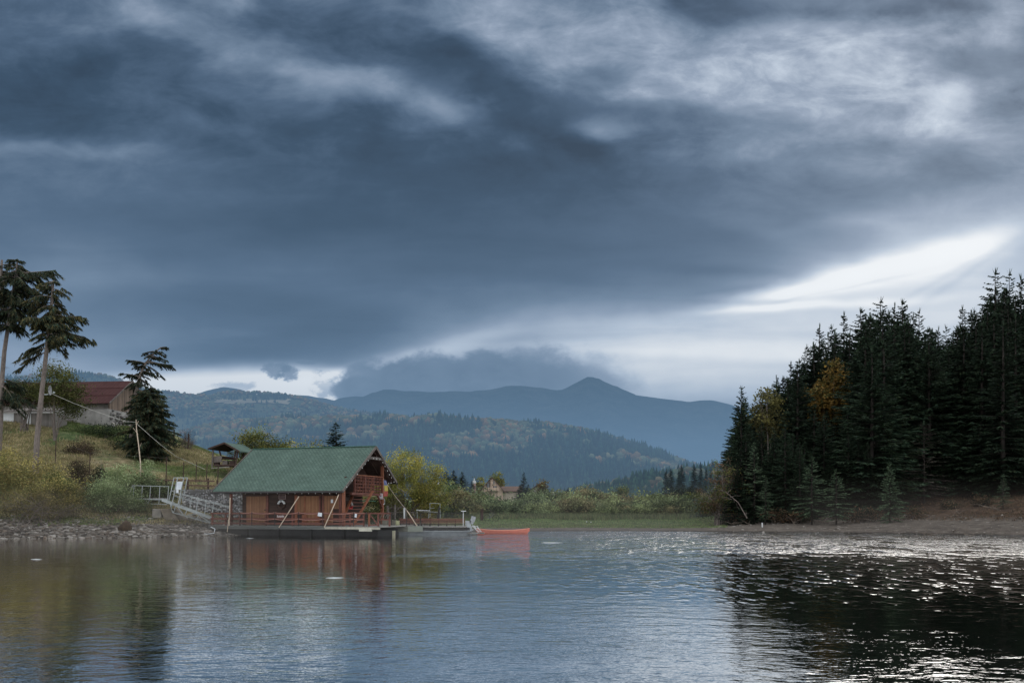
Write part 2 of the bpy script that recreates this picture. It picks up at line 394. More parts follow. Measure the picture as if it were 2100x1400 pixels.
gsk = t.m('ADD', 1., t.m('MULTIPLY', t.m('MAXIMUM', t.m('SUBTRACT', s, .6), 0.), .30)); ck = t.mix(1., ck, t.comb(gsk, gsk, gsk), 'MULTIPLY')
# away from the view ahead: unseen overcast, made brighter to light the land
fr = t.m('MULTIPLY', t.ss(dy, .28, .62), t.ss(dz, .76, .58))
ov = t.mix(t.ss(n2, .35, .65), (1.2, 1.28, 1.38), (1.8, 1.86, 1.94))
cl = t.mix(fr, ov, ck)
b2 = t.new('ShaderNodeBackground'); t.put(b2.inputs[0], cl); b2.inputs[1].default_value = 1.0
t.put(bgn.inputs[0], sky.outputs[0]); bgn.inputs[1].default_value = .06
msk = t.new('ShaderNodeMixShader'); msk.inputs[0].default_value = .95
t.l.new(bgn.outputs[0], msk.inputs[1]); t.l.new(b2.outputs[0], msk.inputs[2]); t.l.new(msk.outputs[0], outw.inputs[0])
wd.cycles.sampling_method = 'MANUAL'; wd.cycles.sample_map_resolution = 512

sl = bpy.data.lights.new('sun', 'SUN'); sun = bpy.data.objects.new('sun', sl); COL.objects.link(sun)
sl.energy = .7; sl.angle = math.radians(25); sl.color = (1, .96, .9)
sd = Vector((math.sin(math.radians(SUN_AZ))*math.cos(math.radians(SUN_EL)), math.cos(math.radians(SUN_AZ))*math.cos(math.radians(SUN_EL)), math.sin(math.radians(SUN_EL))))
sun.rotation_euler = sd.to_track_quat('Z', 'Y').to_euler()

# ------------------------------------------------------------------ ground sheet
def axis(segs):
    out = []
    for a, b, n in segs: out += list(np.linspace(a, b, n, endpoint=False))
    return np.array(out+[segs[-1][1]])
gx = axis([(-12000, -1500, 8), (-1500, -200, 16), (-200, -76, 24), (-76, 80, 312), (80, 200, 24), (200, 1500, 16), (1500, 12000, 8)])
gy = axis([(-300, -20, 8), (-20, 45, 14), (45, 125, 230), (125, 220, 60), (220, 700, 30), (700, 14000, 24)])
GX, GY = np.meshgrid(gx, gy)
GZ = ground_z(GX, GY)
GZ = np.where(GY < 44, np.minimum(GZ, -1.5), GZ)
nx, ny = len(gx), len(gy)
idx = np.arange(nx*ny).reshape(ny, nx)
quads = np.stack([idx[:-1, :-1], idx[:-1, 1:], idx[1:, 1:], idx[1:, :-1]], -1).reshape(-1, 4)
gnd_me = mesh_np('ground', np.stack([GX, GY, GZ], -1).reshape(-1, 3), quads, smooth=True)
m, t, b = newmat('ground')
geo = t.new('ShaderNodeNewGeometry'); pos = geo.outputs['Position']; px_, py_, pz_ = t.sep(pos)
na = t.noise(pos, .16, 5, .6); nb = t.noise(pos, 1.3, 5, .65); nc = t.noise(pos, 6., 4, .6)
dry = t.ramp(nb, [(.3, (.085, .075, .040)), (.5, (.19, .155, .085)), (.68, (.28, .23, .14))])
grn = t.ramp(nb, [(.3, (.028, .048, .016)), (.55, (.065, .098, .032)), (.72, (.12, .14, .055))])
mud = t.ramp(nb, [(.3, (.050, .042, .036)), (.55, (.098, .082, .068)), (.75, (.16, .14, .12))])
litter = t.ramp(nb, [(.3, (.016, .011, .008)), (.5, (.05, .031, .02)), (.7, (.10, .062, .038))])
gk = t.mix(t.ss(na, .42, .62), grn, dry)
mead = t.ramp(nb, [(.3, (.055, .08, .032)), (.55, (.10, .135, .055)), (.75, (.15, .175, .085))])
ismead = t.m('MULTIPLY', t.ss(px_, -19., -13.), t.ss(px_, 24., 19.))
gk = t.mix(ismead, gk, mead)
isr = t.ss(px_, 19., 23.)
gk = t.mix(isr, gk, litter)
shore = t.ss(t.m('ADD', pz_, t.m('MULTIPLY', t.m('SUBTRACT', nb, .5), .9)), t.m('ADD', .95, t.m('MULTIPLY', ismead, -.60)), t.m('ADD', 1.5, t.m('MULTIPLY', ismead, -1.0)))
gk = t.mix(shore, mud, gk)
mudl = t.m('MULTIPLY', t.m('SINE', t.m('ADD', t.m('MULTIPLY', pz_, 46.), t.m('MULTIPLY', nb, 5.))), shore)
mudl = t.m('ADD', 1., t.m('MULTIPLY', mudl, .16)); gk = t.mix(1., gk, t.comb(mudl, mudl, mudl), 'MULTIPLY')
wet = t.ss(pz_, .0, .16, .45, 1.)
gk = t.mix(1., gk, t.comb(wet, wet, wet), 'MULTIPLY')
gcol = t.m('ADD', t.m('MULTIPLY', nc, .8), .6); gk = t.mix(1., gk, t.comb(gcol, gcol, gcol), 'MULTIPLY')
t.put(b.inputs['Base Color'], gk); b.inputs['Roughness'].default_value = .92; b.inputs['Specular IOR Level'].default_value = .15
t.put(b.inputs['Normal'], t.bump(t.m('ADD', nb, t.m('MULTIPLY', nc, .4)), .8, .25))
structure(obj('ground', gnd_me, m))

# ------------------------------------------------------------------ water
wv = [(-900, -280, 0), (900, -280, 0), (900, 95, 0), (-900, 95, 0)]
wme = bpy.data.meshes.new('water'); wme.from_pydata(wv, [], [(0, 1, 2, 3)])
m, t, b = newmat('water')
pos = t.new('ShaderNodeNewGeometry').outputs['Position']; x_, y_, z_ = t.sep(pos)
wrp = t.vm('ADD', pos, t.vm('SCALE', t.vm('SUBTRACT', t.noisec(pos, .35, 2), (.5, .5, .5)), None, .9))
a1 = t.noise(t.vm('MULTIPLY', wrp, (1.15, 2.1, 1)), 3.4, 3, .55)
a2 = t.noise(t.vm('MULTIPLY', wrp, (1.0, 1.8, 1)), .75, 2, .5)
a3 = t.noise(t.vm('MULTIPLY', pos, (1, 1.25, 1)), 9.5, 2, .5)
big = t.noise(t.vm('MULTIPLY', pos, (.6, 1., 1)), .10, 3, .55)
hgt = t.m('ADD', t.m('ADD', t.m('MULTIPLY', a1, .030), t.m('MULTIPLY', a2, .030)), t.m('MULTIPLY', a3, .0075))
# calm water in the lee of the left bank, a breeze farther out and along the right-hand shore
a4 = t.noise(t.vm('MULTIPLY', wrp, (1.0, 1.5, 1)), 1.7, 2, .5)
patch = t.noise(t.vm('MULTIPLY', pos, (1., .55, 1)), .55, 3, .6); gl_ = t.noise(t.vm('MULTIPLY', pos, (1.6, .7, 1)), 1.3, 2, .6)
near = t.m('MULTIPLY', t.ss(y_, 38., 10., .10, .29), t.ss(x_, .5, 4., 1., .60))
wind = t.m('MULTIPLY', t.ss(t.m('ADD', t.m('ADD', y_, t.m('MULTIPLY', big, 14.)), t.m('MULTIPLY', patch, 9.)), 43., 56., 0., 1.), t.ss(t.m('ADD', x_, t.m('MULTIPLY', big, 8.)), -4., 12., 0., 1.))
rgt = t.ss(x_, -9., 9., 0., .03)
amp = t.m('ADD', t.m('ADD', near, rgt), t.m('MULTIPLY', wind, .35))
amp = t.m('MULTIPLY', amp, t.ss(big, .34, .66, .42, 1.45))
bn = t.bump(t.m('ADD', t.m('MULTIPLY', hgt, amp), t.m('MULTIPLY', a4, t.m('ADD', t.m('ADD', .010, t.m('MULTIPLY', t.m('MULTIPLY', t.ss(gl_, .46, .80, 0., .060), t.ss(x_, -3., 7., .12, 1.)), t.ss(y_, 15., 24., .1, 1.))), t.m('MULTIPLY', t.m('MULTIPLY', wind, t.ss(patch, .38, .60, .15, 1.7)), .17)))), 1., 1.)
nt_ = m.node_tree
dfw = t.new('ShaderNodeBsdfDiffuse'); dfw.inputs[0].default_value = (.010, .014, .014, 1); gls = t.new('ShaderNodeBsdfGlossy'); gls.inputs[0].default_value = (1., .985, .965, 1)
t.put(gls.inputs['Roughness'], t.m('ADD', .025, t.m('MULTIPLY', wind, .01))); t.put(gls.inputs['Normal'], bn)
frn = t.new('ShaderNodeFresnel'); frn.inputs[0].default_value = 1.5; t.put(frn.inputs['Normal'], bn)
mxw = t.new('ShaderNodeMixShader'); t.put(mxw.inputs[0], t.m('MINIMUM', t.m('ADD', t.m('MULTIPLY', frn.outputs[0], 1.3), .33), .96))
t.l.new(dfw.outputs[0], mxw.inputs[1]); t.l.new(gls.outputs[0], mxw.inputs[2]); t.l.new(mxw.outputs[0], nt_.nodes['Material Output'].inputs[0]); nt_.nodes.remove(b)
structure(obj('water', wme, m))

# ------------------------------------------------------------------ mountains and wooded hills
def interp(pts, Y):
    a = np.array([[(px-CX)/F*Y, H+(CY-py)/F*Y] for px, py in pts]); return a[:, 0], a[:, 1]
HILL = {}
def ridge(name, pts, Y, depth, back, m, nx=260, ny=40, rough=.05, seed=1, gully=0.):
    X, Z = interp(pts, Y); xs = np.linspace(X[0], X[-1], nx); rz = np.interp(xs, X, Z)
    rz = rz+fbm(xs/(Y*.012), xs*0+seed, 4, seed)*(Y*.0022)
    tt = np.concatenate([np.linspace(0, 1, ny), 1+np.linspace(.06, 1, 10)])
    VX = np.repeat(xs[None], len(tt), 0); VY = np.zeros_like(VX); VZ = np.zeros_like(VX)
    hm = rz.max()
    for i, q in enumerate(tt):
        if q <= 1:
            VY[i] = Y-depth*(1-q); prof = math.sin(q*PI/2)**1.25
        else:
            VY[i] = Y+back*(q-1); prof = max(0, math.cos((q-1)*PI/2))
        n = fbm(VX[i]/hm*2.2+seed, VY[i]/hm*2.2, 5, seed)
        g = -np.abs(fbm(VX[i]/hm*3.+seed*3, VY[i]/hm*.9, 3, seed+5))*gully*math.sin(min(q, 1)*PI)
        VZ[i] = rz*prof*(1+(n*rough*4+g)*(1 if abs(q-1) > .001 else 0)*min(1, abs(q-1)*3)) - 3*(1-prof)
        if abs(q-1) < .001: VZ[i] = rz+n*hm*.004
    nyy = len(tt); ii = np.arange(nx*nyy).reshape(nyy, nx)
    q4 = np.stack([ii[:-1, :-1], ii[:-1, 1:], ii[1:, 1:], ii[1:, :-1]], -1).reshape(-1, 4)
    me = mesh_np(name, np.stack([VX, VY, VZ], -1).reshape(-1, 3), q4, smooth=True)
    HILL[name+str(seed)] = (VX, VY, VZ)
    return structure(obj(name, me, m))
def hillmat(name, c1, c2, c3, sc, bd, thr=(.35, .5, .68)):
    m, t, b = newmat(name); pos = t.new('ShaderNodeNewGeometry').outputs['Position']
    n = t.noise(pos, sc, 8, .68); n2 = t.noise(pos, sc*7, 4, .6)
    f = t.m('ADD', t.m('MULTIPLY', n, .6), t.m('MULTIPLY', n2, .4))
    t.put(b.inputs['Base Color'], t.ramp(f, [(thr[0], c1), (thr[1], c2), (thr[2], c3)])); b.inputs['Roughness'].default_value = 1; b.inputs['Specular IOR Level'].default_value = 0
    t.put(b.inputs['Normal'], t.bump(f, 1., bd)); return m
MFAR = hillmat('far_mountain_haze_blue', (.020, .035, .050), (.028, .046, .062), (.045, .062, .075), .004, 30)  # dark woods with blue distance haze put into the base colour
MMID = hillmat('mid_hill_woods', (.014, .024, .018), (.03, .042, .026), (.085, .068, .035), .01, 8)
MTAN = hillmat('clearing_hill', (.020, .034, .026), (.038, .048, .03), (.09, .075, .04), .006, 8)
ridge('mountain', [(-900, 900), (-300, 850), (100, 845), (380, 838), (560, 822), (620, 815), (650, 817), (700, 828), (765, 820), (805, 806), (830, 810), (850, 812), (905, 811), (950, 809), (1005, 806), (1050, 797), (1085, 800), (1115, 806), (1140, 812), (1160, 801), (1185, 788), (1199, 782), (1216, 788), (1258, 804), (1300, 817), (1350, 826), (1400, 830), (1438, 827), (1462, 832), (1500, 848), (1560, 868), (1700, 890), (1900, 870), (2200, 880), (2700, 900), (3200, 960)], 8500, 3800, 4000, MFAR, 420, 44, .03, 2, .35)
ridge('mountain', [(330, 870), (400, 822), (430, 805), (470, 795), (500, 800), (540, 815), (600, 840), (680, 880)], 6000, 1500, 1500, MFAR, 90, 24, .03, 5, .2)
H3 = ridge('hill', [(-700, 760), (-300, 770), (0, 782), (100, 786), (150, 784), (195, 778), (225, 776), (262, 788), (300, 804), (350, 815), (420, 823), (455, 822), (500, 812), (560, 812), (620, 822), (700, 844), (770, 857), (850, 866), (950, 884), (1050, 930)], 3400, 1300, 900, MTAN, 260, 40, .05, 3, .15)
H4 = ridge('hill', [(300, 935), (400, 905), (450, 898), (500, 878), (600, 872), (650, 872), (700, 874), (760, 872), (800, 870), (850, 872), (910, 866), (960, 874), (1050, 880), (1130, 884), (1200, 897), (1290, 924), (1350, 948), (1400, 968), (1450, 990), (1530, 1020), (1600, 1040)], 2000, 700, 500, MMID, 260, 40, .05, 4, .12)
H5 = ridge('hill', [(1000, 1040), (1150, 1022), (1250, 1003), (1330, 985), (1400, 975), (1480, 968), (1600, 950), (1800, 940), (2100, 960), (2400, 1040)], 850, 240, 250, MMID, 160, 30, .04, 6, .1)

def sample_grid(key, n, rowmax=None, seed=0):
    r = np.random.default_rng(seed); VX, VY, VZ = HILL[key]; ny, nx = VX.shape
    rowmax = rowmax or ny-2
    i = r.random(n)*(rowmax); j = r.random(n)*(nx-1.001); i0 = i.astype(int); j0 = j.astype(int); fi = i-i0; fj = j-j0
    def bl(A): return (A[i0, j0]*(1-fj)+A[i0, j0+1]*fj)*(1-fi)+(A[i0+1, j0]*(1-fj)+A[i0+1, j0+1]*fj)*fi
    return bl(VX), bl(VY), bl(VZ)
def instance(bv, bf, pos, scl, rot, colors, bcol=None):
    "numpy bake of many copies of a base mesh in one mesh"
    n = len(pos); m_ = len(bv); c, s_ = np.cos(rot), np.sin(rot)
    v = bv[None]*scl[:, None, :]
    x = v[..., 0]*c[:, None]-v[..., 1]*s_[:, None]; y = v[..., 0]*s_[:, None]+v[..., 1]*c[:, None]
    v = np.stack([x, y, v[..., 2]], -1)+pos[:, None]
    f = (bf[None]+(np.arange(n)*m_)[:, None, None]).reshape(-1, bf.shape[1])
    cc = np.repeat(colors[:, None], m_, 1)
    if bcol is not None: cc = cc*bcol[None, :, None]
    return v.reshape(-1, 3), f, cc.reshape(-1, 3)
def cone_base(tiers=3, n=6, seed=0):
    r = np.random.default_rng(seed); v = []; f = []; bc = []
    for k in range(tiers):
        z0 = .06+k*.28; z1 = min(1., z0+.46) if k < tiers-1 else 1.; R = .24*(1-k/tiers*.8)
        b0 = len(v)
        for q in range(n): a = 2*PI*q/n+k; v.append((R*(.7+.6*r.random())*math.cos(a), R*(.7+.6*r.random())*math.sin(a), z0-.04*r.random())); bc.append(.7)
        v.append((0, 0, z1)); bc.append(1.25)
        for q in range(n): f.append((b0+q, b0+(q+1) % n, b0+n))
    return np.array(v), np.array(f), np.array(bc)
def blob_base(seed=0):
    m_ = MB(); m_.ball((0, 0, .56), .44, 8, 6); v = np.array(m_.v); r = np.random.default_rng(seed)
    v = (v-[0, 0, .56])*(1+(r.random((len(v), 1))-.5)*.5)+[0, 0, .56]
    f = [q for q in m_.f[3]]+[(a, b_, c_) for a, b_, c_, d_ in m_.f[4]]+[(a, c_, d_) for a, b_, c_, d_ in m_.f[4]]
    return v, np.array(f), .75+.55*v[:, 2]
def woods(name, key, n, hcon, mixf, seed, colc, cold, rowmax=None, patch=120., clear=None):
    r = np.random.default_rng(seed); x, y, z = sample_grid(key, n, rowmax, seed)
    pf = fbm(x/patch, y/patch, 4, seed)*.9+.5+(r.random(n)-.5)*.62
    dec = pf > mixf
    keep = np.ones(n, bool)
    if clear: keep = clear(x, y, z)
    Vs, Fs, Cs = [], [], []; off = 0
    for isd in (0, 1):
        for var in range(3):
            sel = (dec == bool(isd)) & (np.arange(n) % 3 == var) & keep; k = int(sel.sum())
            if not k: continue
            bv, bf, bc = blob_base(seed+var) if isd else cone_base(3, 6, seed+var)
            hh = hcon*(.5+.85*r.random(k))*(.66 if isd else 1)
            wd_ = hh*(1.0 if isd else .95)*(.8+.4*r.random(k))
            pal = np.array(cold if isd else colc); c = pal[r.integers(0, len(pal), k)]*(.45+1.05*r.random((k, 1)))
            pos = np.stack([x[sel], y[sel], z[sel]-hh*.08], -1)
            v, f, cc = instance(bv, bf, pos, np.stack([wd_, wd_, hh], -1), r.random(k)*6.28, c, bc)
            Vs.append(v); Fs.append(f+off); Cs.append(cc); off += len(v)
    o = obj(name, mesh_np(name, np.concatenate(Vs), np.concatenate(Fs), np.concatenate(Cs)), LEAFF)
    return stuff(o)
m, t, b = newmat('far_foliage'); a = t.new('ShaderNodeAttribute', attribute_name='Col').outputs['Color']
t.put(b.inputs['Base Color'], a); b.inputs['Roughness'].default_value = 1; b.inputs['Specular IOR Level'].default_value = 0; LEAFF = m
CC = [(.012, .028, .022), (.017, .034, .024), (.010, .022, .022)]
CD = [(.085, .062, .032), (.10, .062, .032), (.07, .07, .04), (.045, .056, .035), (.055, .064, .04), (.035, .048, .03)]
CD2 = [(.06, .052, .032), (.045, .05, .032), (.035, .045, .028), (.075, .055, .035)]
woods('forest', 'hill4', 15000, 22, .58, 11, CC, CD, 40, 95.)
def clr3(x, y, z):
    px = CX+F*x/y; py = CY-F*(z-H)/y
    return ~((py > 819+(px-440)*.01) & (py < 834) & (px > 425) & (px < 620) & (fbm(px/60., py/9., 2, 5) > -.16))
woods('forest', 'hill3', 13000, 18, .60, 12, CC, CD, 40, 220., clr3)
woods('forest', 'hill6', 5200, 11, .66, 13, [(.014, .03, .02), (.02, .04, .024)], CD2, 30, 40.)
# a bare hay meadow on the second ridge
def patch_on(key, poly, name, col, lift=3.):
    VX, VY, VZ = HILL[key]; px = CX+F*VX/VY; py = CY-F*(VZ-H)/VY
    sel = poly(px, py); ny, nx = VX.shape; ii = np.arange(nx*ny).reshape(ny, nx)
    q = np.stack([ii[:-1, :-1], ii[:-1, 1:], ii[1:, 1:], ii[1:, :-1]], -1); k = sel[:-1, :-1] & sel[1:, 1:] & sel[:-1, 1:] & sel[1:, :-1]
    q = q[k]
    if not len(q): return
    used, inv = np.unique(q, return_inverse=True)
    v = np.stack([VX, VY, VZ+lift], -1).reshape(-1, 3)[used]
    structure(obj(name, mesh_np(name, v, inv.reshape(-1, 4), smooth=True), mat(name, col, 1, .3, .02, 0)))
patch_on('hill3', lambda px, py: (py > 818) & (py < 831) & (px > 435) & (px < 600), 'hay_field', (.125, .11, .075))

# ------------------------------------------------------------------ haze in the valley (emitting, absorbing air)
def haze(name, x0, x1, y0, y1, z0, z1, sig, colr, soft=None):
    m_ = bpy.data.materials.new(name); m_.use_nodes = True; t = NT(m_.node_tree); nt = m_.node_tree
    nt.nodes.remove(nt.nodes['Principled BSDF'])
    ab = t.new('ShaderNodeVolumeAbsorption'); ab.inputs['Color'].default_value = (0, 0, 0, 1); em = t.new('ShaderNodeEmission')
    em.inputs['Color'].default_value = (*colr, 1)
    if soft is None:
        ab.inputs['Density'].default_value = sig; em.inputs['Strength'].default_value = sig
    else:
        dn = soft(t, sig); t.put(ab.inputs['Density'], dn); t.put(em.inputs['Strength'], dn)
    ad = t.new('ShaderNodeAddShader'); t.l.new(ab.outputs[0], ad.inputs[0]); t.l.new(em.outputs[0], ad.inputs[1])
    t.l.new(ad.outputs[0], nt.nodes['Material Output'].inputs['Volume'])
    b_ = MB().box(x0, x1, y0, y1, z0, z1); o = b_.build(name, m_); o['kind'] = 'stuff'; return o, m_
haze('haze', -9000, 9000, 260, 13500, -4, 150, .00024, (.170, .275, .400))
haze('haze', -9010, 9010, 262, 13510, -4.5, 460, .00015, (.150, .275, .440))

# thin mist lying on the water and the banks: shells of growing size, each very thin
def mist(x0, x1, y0, y1, hmax, sig, colr, n=8, side=7.):
    for k in range(n):
        f = (k+1)/n; e = side*(1-f)
        haze('mist', x0+e, x1-e, y0+(1-f)*2., y1-(1-f)*4.+k*.11, .03+k*.004, hmax*f**1.15, sig*2*(n-k)/(n*(n+1)), colr)
mist(-75, -15, 57.5, 86, 5.2, .020, (.185, .178, .168))
mist(24, 90, 67, 94, 4.8, .018, (.150, .138, .132))
mist(-26, 16, 57.5, 82, 1.7, .014, (.19, .195, .20), 3)
mist(-14, 40, 86, 215, 7, .0042, (.20, .225, .235), 4)
# ------------------------------------------------------------------ conifers
def tri_mesh(name, A, B, C_, col):
    V = np.stack([A, B, C_], 1).reshape(-1, 3); Fc = np.arange(len(V)).reshape(-1, 3)
    return mesh_np(name, V, Fc, np.repeat(col, 3, 0))
def norm(a): return a/np.maximum(np.linalg.norm(a, axis=-1, keepdims=True), 1e-6)
def twigs(base, dirs, ln, wid, col, r):
    "flat pointed sprays: one triangle each, facing a random way"
    d = norm(dirs); rv = norm(r.normal(size=d.shape)); sd = norm(np.cross(d, rv))
    A = base-sd*wid[:, None]; B = base+sd*wid[:, None]; C_ = base+d*ln[:, None]
    return A, B, C_, col
class Sprays:
    def __init__(s): s.A = []; s.B = []; s.C = []; s.c = []
    def add(s, A, B, C_, c): s.A.append(A); s.B.append(B); s.C.append(C_); s.c.append(c)
    def mesh(s, name): return tri_mesh(name, np.concatenate(s.A), np.concatenate(s.B), np.concatenate(s.C), np.concatenate(s.c))
SPR = np.array([(.014, .027, .015), (.010, .019, .012), (.023, .039, .021), (.018, .027, .013)])
def bough(sp, limb, p0, az, ln, rise, sag, r, dens=9., hang=.5, tw=.42, wid=.055, pal=SPR, curl=.12, tone=1.):
    "a bough: limb curve + hanging sprays on both sides"
    n = max(4, int(ln*dens)); s = (np.arange(n)+r.random(n))/n
    s = .12+.88*s
    ca, sa = math.cos(az), math.sin(az)
    rad = ln*s; zz = ln*(rise*s-sag*s*s+curl*s**4)
    c = np.stack([ca*rad, sa*rad, zz], -1)+p0
    for side in (-1, 1, 0):
        m = n
        d = np.stack([ca*(.55+.5*r.random(m))-side*sa*(.5+.5*r.random(m)), sa*(.55+.5*r.random(m))+side*ca*(.5+.5*r.random(m)), -hang*(.4+r.random(m))+(.25 if side == 0 else 0)], -1)
        L = tw*(1.15-.6*s)*(.6+.8*r.random(m))*min(1.3, .45+ln*.35)
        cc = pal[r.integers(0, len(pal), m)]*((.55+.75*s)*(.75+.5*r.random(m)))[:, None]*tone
        sp.add(*twigs(c, d, L, np.full(m, wid)*(.7+.6*r.random(m)), cc, r))
    if limb is not None and ln > .8:
        q = np.linspace(0, .9, 4)
        limb.tube([tuple(np.array([ca*ln*k, sa*ln*k, ln*(rise*k-sag*k*k+curl*k**4)])+p0) for k in q], .035+.012*ln, 4, .01, cap=False)
def spruce(seed, Hh=20., R=3.0, base=.06, step=.42, nb=6, dens=8., shape=.8, gaps=0., pal=SPR, tw=.5, dead=0, wid=.075):
    r = np.random.default_rng(seed); sp = Sprays(); tr = MB(); z = Hh*base
    tr.tube([(0, 0, -.6), (0.03, 0, Hh*.4), (-.02, .02, Hh*.8), (0, 0, Hh*.985)], [.0095*Hh, .0065*Hh, .003*Hh, .0007*Hh], 7)
    while z < Hh*.975:
        tt = (z-Hh*base)/(Hh*(1-base)); L0 = R*((1-tt)**shape)*(1-.35*max(0, .18-tt)/.18)+.12
        for k in range(nb if tt < .85 else 4):
            if r.random() < gaps: continue
            L = L0*(.62+.55*r.random()); a = r.random()*6.283
            rise = -.05+.50*tt; sag = .36*(1-tt)
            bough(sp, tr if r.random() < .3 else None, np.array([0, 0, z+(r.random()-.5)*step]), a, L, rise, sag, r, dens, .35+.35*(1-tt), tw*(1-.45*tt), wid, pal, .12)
        z += step*(1.15-.5*tt)
    for k in range(dead):
        zz = Hh*(.05+r.random()*base*1.2); a = r.random()*6.28; L = .6+r.random()*1.4
        tr.tube([(0, 0, zz), (math.cos(a)*L, math.sin(a)*L, zz-L*.25)], .03, 3, .008, cap=False)
    m_ = 7; sp.add(*twigs(np.zeros((m_, 3))+[0, 0, Hh*.965], np.stack([r.normal(size=m_)*.12, r.normal(size=m_)*.12, np.ones(m_)], -1), np.full(m_, Hh*.04), np.full(m_, .05), np.tile(SPR[2], (m_, 1)), r))
    return sp.mesh('crown'), tr.mesh('trunk')
def put_tree(name, meshes, loc, sc, rz, label, cat, group=None, mats=None, tilt=(0, 0)):
    cm, tm = meshes
    o = empty(name, loc, label, cat, group, rz); o.scale = sc; o.rotation_euler = (tilt[0], tilt[1], rz)
    c = bpy.data.objects.new('crown', cm); COL.objects.link(c); c.parent = o
    k = bpy.data.objects.new('trunk', tm); COL.objects.link(k); k.parent = o
    if not cm.materials: cm.materials.append((mats or (NEEDLE, BARK))[0])
    if not tm.materials: tm.materials.append((mats or (NEEDLE, BARKD))[1])
    return o
SPV = [spruce(101, 20, 3.1, .04, .40, 7, 9, .92, .02), spruce(102, 20, 3.5, .04, .40, 7, 9, .80, .03), spruce(103, 20, 2.7, .06, .42, 6, 9, .90, .08, dead=14),
       spruce(104, 20, 2.9, .06, .48, 6, 8, .78, .16, tw=.6, dead=20), spruce(105, 20, 3.8, .03, .40, 8, 9, 1.0, .02)]
PALG = np.array([(.060, .090, .050), (.045, .072, .042), (.08, .112, .062), (.036, .056, .034)])
SPL = [spruce(111, 10, 2.2, .04, .26, 7, 11, .9, .02, PALG, .36, wid=.05), spruce(112, 10, 1.9, .12, .34, 5, 9, .8, .22, PALG, .42, dead=8, wid=.045)]
PALB = np.array([(.05, .042, .036), (.07, .058, .048), (.036, .036, .026)])
SPD = spruce(121, 12, 2.6, .08, .36, 6, 7, .75, .15, PALB, .32, dead=10, wid=.028)

# ------------------------------------------------------------------ broadleaf crowns and shrubs
def leaves(lobes, n, size, pal, r, clumps=60, cr=.45, shell=.55, droop=0., ptone=1., flat=1.):
    "leaf faces gathered in clumps through several ellipsoid lobes"
    lob = np.array(lobes, float); vol = lob[:, 3]*lob[:, 4]*lob[:, 5]; pr = vol**.8/ (vol**.8).sum()
    li = r.choice(len(lob), clumps, p=pr); d = norm(r.normal(size=(clumps, 3))); rad = (shell+(1-shell)*r.random(clumps))[:, None]
    cc = lob[li, :3]+d*lob[li, 3:6]*rad
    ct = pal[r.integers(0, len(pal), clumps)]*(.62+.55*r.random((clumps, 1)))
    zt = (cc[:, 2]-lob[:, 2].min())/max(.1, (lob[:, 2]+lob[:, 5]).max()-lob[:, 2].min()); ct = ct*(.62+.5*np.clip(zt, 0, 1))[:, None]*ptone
    ci = r.integers(0, clumps, n); sc = cr*(.5+.8*r.random(clumps))
    p = cc[ci]+r.normal(size=(n, 3))*sc[ci][:, None]*np.array([1, 1, .7*flat]); p[:, 2] -= droop*r.random(n)**2*sc[ci]*2
    col = ct[ci]*(.7+.6*r.random((n, 1)))
    a = norm(r.normal(size=(n, 3))+[0, 0, -droop]); b_ = norm(np.cross(a, r.normal(size=(n, 3))))
    s = size*(.6+.8*r.random((n, 1)))
    Vv = np.stack([p-b_*s*.32, p+a*s*.5, p+b_*s*.32, p-a*s*.5], 1)
    return Vv.reshape(-1, 3), np.arange(n*4).reshape(-1, 4), np.repeat(col, 4, 0)
def broad(seed, lobes, n, size, pal, clumps=70, cr=.45, shell=.5, trunk_r=.14, stems=1, spread=.3, droop=0., twn=0, flat=1.):
    r = np.random.default_rng(seed); pal = np.array(pal)
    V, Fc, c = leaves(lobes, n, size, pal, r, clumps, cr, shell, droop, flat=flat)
    tr = MB(); tops = sorted(lobes, key=lambda q: q[2])
    for s_ in range(stems):
        a = r.random()*6.28; bx = math.cos(a)*spread*(stems > 1); by = math.sin(a)*spread*(stems > 1)
        for L in (lobes if stems == 1 else [lobes[r.integers(len(lobes))] for _ in range(2)]):
            e = Vector(L[:3]); b0 = Vector((bx, by, -.3)); mid = b0.lerp(e, .45)+Vector((r.normal()*.12, r.normal()*.12, .25*e.z*.3)); mid.x = mid.x*.6+bx*.4
            rr = trunk_r if L is tops[-1] or stems > 1 else trunk_r*.55
            tr.tube([b0, mid, e+Vector((0, 0, L[5]*.3))], [rr, rr*.6, rr*.15], 6 if stems == 1 else 4)
            for k in range(3+twn):
                d = norm(r.normal(size=3)); q = e+Vector(d*np.array(L[3:6])*.85)
                tr.tube([mid.lerp(e, .3+.6*r.random()), q], [rr*.3, rr*.06], 3, cap=False)
    return mesh_np('crown', V, Fc, c), tr.mesh('trunk')
YEL = [(.28, .26, .055), (.24, .24, .06), (.33, .285, .07), (.18, .20, .06)]
OLV = [(.11, .12, .035), (.085, .105, .035), (.15, .145, .045), (.13, .145, .05)]
GRN = [(.085, .13, .048), (.11, .155, .06), (.07, .105, .042), (.14, .165, .065)]
WIL = [(.25, .32, .16), (.21, .27, .13), (.31, .36, .19), (.18, .23, .10)]
ORG = [(.20, .12, .028), (.25, .15, .035), (.15, .10, .028), (.11, .10, .03)]
BRN = [(.13, .085, .052), (.17, .10, .06), (.10, .072, .046), (.19, .13, .07)]
DKG = [(.018, .032, .018), (.026, .042, .022), (.014, .024, .014)]
BM = (LEAF, BARKG)
BARKD = mat('dark_bark', (.022, .018, .015), .95, .4, 3, .5, .03, (4, 4, 1))

